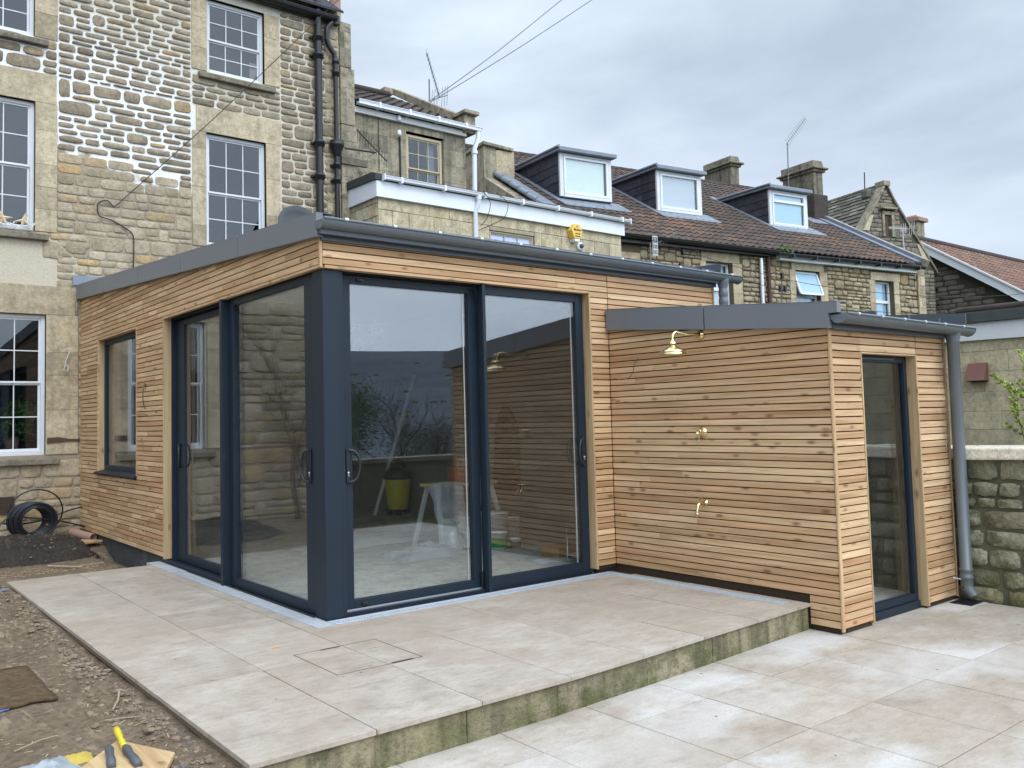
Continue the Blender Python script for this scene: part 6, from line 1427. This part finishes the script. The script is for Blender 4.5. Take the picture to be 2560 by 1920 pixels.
grip((-1.79, -1.72, -.012), (-1.785, -1.51, .0), .018, 'grey_handle', 'grey_plastic', [(0, 0), (1, 0), (1.1, .3), (.85, .55), (1.1, .85), (.7, 1), (0, 1)])
grip((-1.88, -1.66, -.012), (-1.84, -1.47, .0), .018, 'grey_handle', 'grey_plastic', [(0, 0), (1, 0), (1.1, .3), (.85, .55), (1.1, .85), (.7, 1), (0, 1)])
crumple('plastic_bag', 'crumpled translucent white plastic bag at the bottom left edge of the photo', 'bag', (-2.13, -1.52, -.055), (.17, .20), .10, 'plastic_film', 12, 24, 24)
crumple('insulation_scrap', 'torn yellow foam scrap beside the plastic bag', 'foam', (-1.955, -1.38, -.055), (.075, .055), .05, 'foam', 14)
s = MB(); vs = []
nn = 12
for j in range(nn+1):
    for i in range(nn+1):
        u, v = i/nn, j/nn; x = -2.25+u*.42; y = -.46+v*.84; vs.append((x, y, sz(x, y)+.022+.006*mnoise.noise((x*5, y*5, 1))))
s.add(vs, [(j*(nn+1)+i, j*(nn+1)+i+1, (j+1)*(nn+1)+i+1, (j+1)*(nn+1)+i) for j in range(nn) for i in range(nn)], None, True)
mo = s.build('muddy_mat', mk_soil('mat', (.10, .065, .036), (.17, .115, .066), (.22, .16, .09), .2)); tag(mo, 'muddy brown board half sunk in the soil at the left edge', 'board'); sm_ = mo.modifiers.new('solid', 'SOLIDIFY'); sm_.thickness = .018
s = MB(); s.prism([(-2.20, -.49, -.04), (-2.06, -.465, -.04), (-2.065, -.475, -.04), (-2.11, -.492, -.04), (-2.20, -.505, -.04)], (0, 0, .004)); tag(s.build('blue_strip', plain('strip_blue', (.10, .14, .38), .5, 0, .5, 0, 40)), 'scrap of blue and white plastic strip beside the muddy board', 'plastic strip')
for (a, b, r_, lab) in (((-1.57, -.64), (-1.668, -.886), .006, 'pale stick on the soil near the terrace edge'), ((-2.15, -1.12), (-1.95, -1.02), .003, 'thin twig on the soil above the plastic bag'), ((-.98, 4.02), (-.72, 3.72), .009, 'pale stick in front of the dark soil heap'), ((-.75, 3.86), (-.25, 3.90), .006, 'long thin stick behind the upper terrace'), ((-1.74, -1.00), (-1.60, -1.12), .003, 'thin dry stem lying near the terrace edge')):
    s = MB(); s.tube([(a[0], a[1], sz(*a)+.012), ((a[0]+b[0])/2+.01, (a[1]+b[1])/2, sz((a[0]+b[0])/2, (a[1]+b[1])/2)+.016), (b[0], b[1], sz(*b)+.012)], r_, 6); tag(s.build('stick', 'dry_stick'), lab, 'stick', 'sticks on the soil')
s = MB(); s.box((-.60, -.435, .001), (-.575, -.425, .004)); s.box((-.578, -.43, .001), (-.56, -.418, .003)); tag(s.build('orange_scrap', plain('orange', (.85, .16, .06))), 'tiny orange plastic scrap on the upper terrace', 'scrap')

# ================================================================== BEHIND THE CAMERA (seen mirrored in the glass)
gw = thing('garden_wall', 'long low garden wall with pale coping mirrored in the front glass door', 'wall', (0, -8.2, -.4))
s = MB(); s.box((-16, -8.4, -.5), (14, -8.0, .62)); s.build('core', 'rubble_dark', gw)
s = MB(); s.box((-16, -8.46, .62), (14, -7.95, .70)); s.build('coping', 'ashlar_dirty', gw)
def tree(name, label, C, trunk_h, crown, n, leaf, seed, mat='green_leaf', cat='tree', bare=False, group=None):
    t = thing(name, label, cat, C, group); rnd = random.Random(seed); C = Vector(C); s = MB()
    s.tube([C, C+Vector((.1, 0, trunk_h*.5)), C+Vector((.05, .1, trunk_h))], [.16, .12, .09] if not bare else [.05, .04, .03], 8)
    top = C+Z*trunk_h; tips = []
    def br(P, d, L_, r, dep):
        pts = [P.copy()]
        for k in range(4):
            d = (d+Vector((rnd.uniform(-.25, .25), rnd.uniform(-.25, .25), rnd.uniform(-.05, .18)))).normalized(); P = P+d*L_/4; pts.append(P.copy())
            if dep: br(P, (d+Vector((rnd.uniform(-1, 1), rnd.uniform(-1, 1), rnd.uniform(-.2, .7)))).normalized(), L_*.62, r*.55, dep-1)
        s.tube(pts, [r*(1-.15*q) for q in range(5)], 5); tips.append(P)
    for k in range(7 if bare else 5): br(top-Z*trunk_h*rnd.uniform(0, .6), Vector((rnd.uniform(-1, 1), rnd.uniform(-1, 1), rnd.uniform(.3, 1.2))).normalized(), crown[2]*.75, .02 if bare else .05, 2 if bare else 1)
    s.build('trunk', 'twig', t)
    if not bare:
        f = MB()
        for k in range(n//60):
            d = Vector((rnd.gauss(0, 1), rnd.gauss(0, 1), rnd.gauss(0, 1))).normalized(); q = rnd.random()**.4; c = C+Z*(trunk_h+crown[2]*.5)+Vector((d.x*crown[0], d.y*crown[1], d.z*crown[2]*.8))*q
            leaves(f, c, (crown[0]*.28,)*3, 60, leaf, rnd.random())
        f.build('crown', mat, t)
    return t
tree('evergreen_tree', 'dark round evergreen tree beyond the garden wall mirrored in the front glass', (8.7, -16, -.4), 1.2, (1.7, 1.7, 1.5), 16000, .075, 3)
tree('evergreen_tree', 'second dull green bush like tree beyond the garden wall mirrored further right', (12.6, -16.5, -.4), .5, (1.3, 1.3, 1.0), 9000, .07, 5, 'dull_leaf')
tree('evergreen_tree', 'dense tree beyond the garden wall mirrored in the corner post side', (2.0, -18, -.4), 1.5, (2.4, 2.0, 2.0), 9000, .09, 6)
tree('bare_shrub', 'bare branched winter shrub by the stone wall mirrored in the left glass doors', (-2.75, 6.15, -.05), 1.1, (1.0, 1.0, 1.9), 0, 0, 9, bare=True, cat='shrub')
for i_, (x_, y_) in enumerate(((6.6, -14), (10.6, -15), (14.5, -17), (12.0, -22))):
    tree('bare_tree', ['bare winter tree nearest the garden wall mirrored in the front glass', 'bare winter tree between the two evergreens mirrored in the front glass', 'bare winter tree furthest right mirrored in the front glass', 'taller bare winter tree further down the slope mirrored in the front glass'][i_], (x_, y_, ground_z(x_, y_)), 1.0, (1.2, 1.2, 1.9), 0, 0, 40+i_, bare=True, group='bare trees below the garden')
# far village
random.seed(77)
def far_house(first=[None]):
    t = thing('far_house', 'small pale house among many on the far valley side mirrored in the glass door', 'house', (0, 0, 0), 'far houses across the valley')
    s = MB(); s.box((-5, -4, -2), (5, 4, 5)); s.build('wall', 'coping', t)
    s = MB(); s.prism([(-5.3, -4.4, 5), (-5.3, 4.4, 5), (-5.3, 0, 8)], (10.6, 0, 0)); s.build('roof', 'tile_old', t)
    return t
fh = far_house(); spots = []
for k in range(60):
    D = rt_(650, 1000); x = D*rt_(.40, .95); spots.append((x, -D))
for k, (x, y) in enumerate(spots):
    o = fh if k == 0 else fh.copy()
    if k: 
        COL.objects.link(o)
        for ch in list(fh.children): c_ = ch.copy(); COL.objects.link(c_); c_.parent = o
    o.location = (x, y, ground_z(x, y)-1.5); o.rotation_euler = (0, 0, rt_(-.5, .5)); q = rt_(.45, .75); o.scale = (q, q, q)
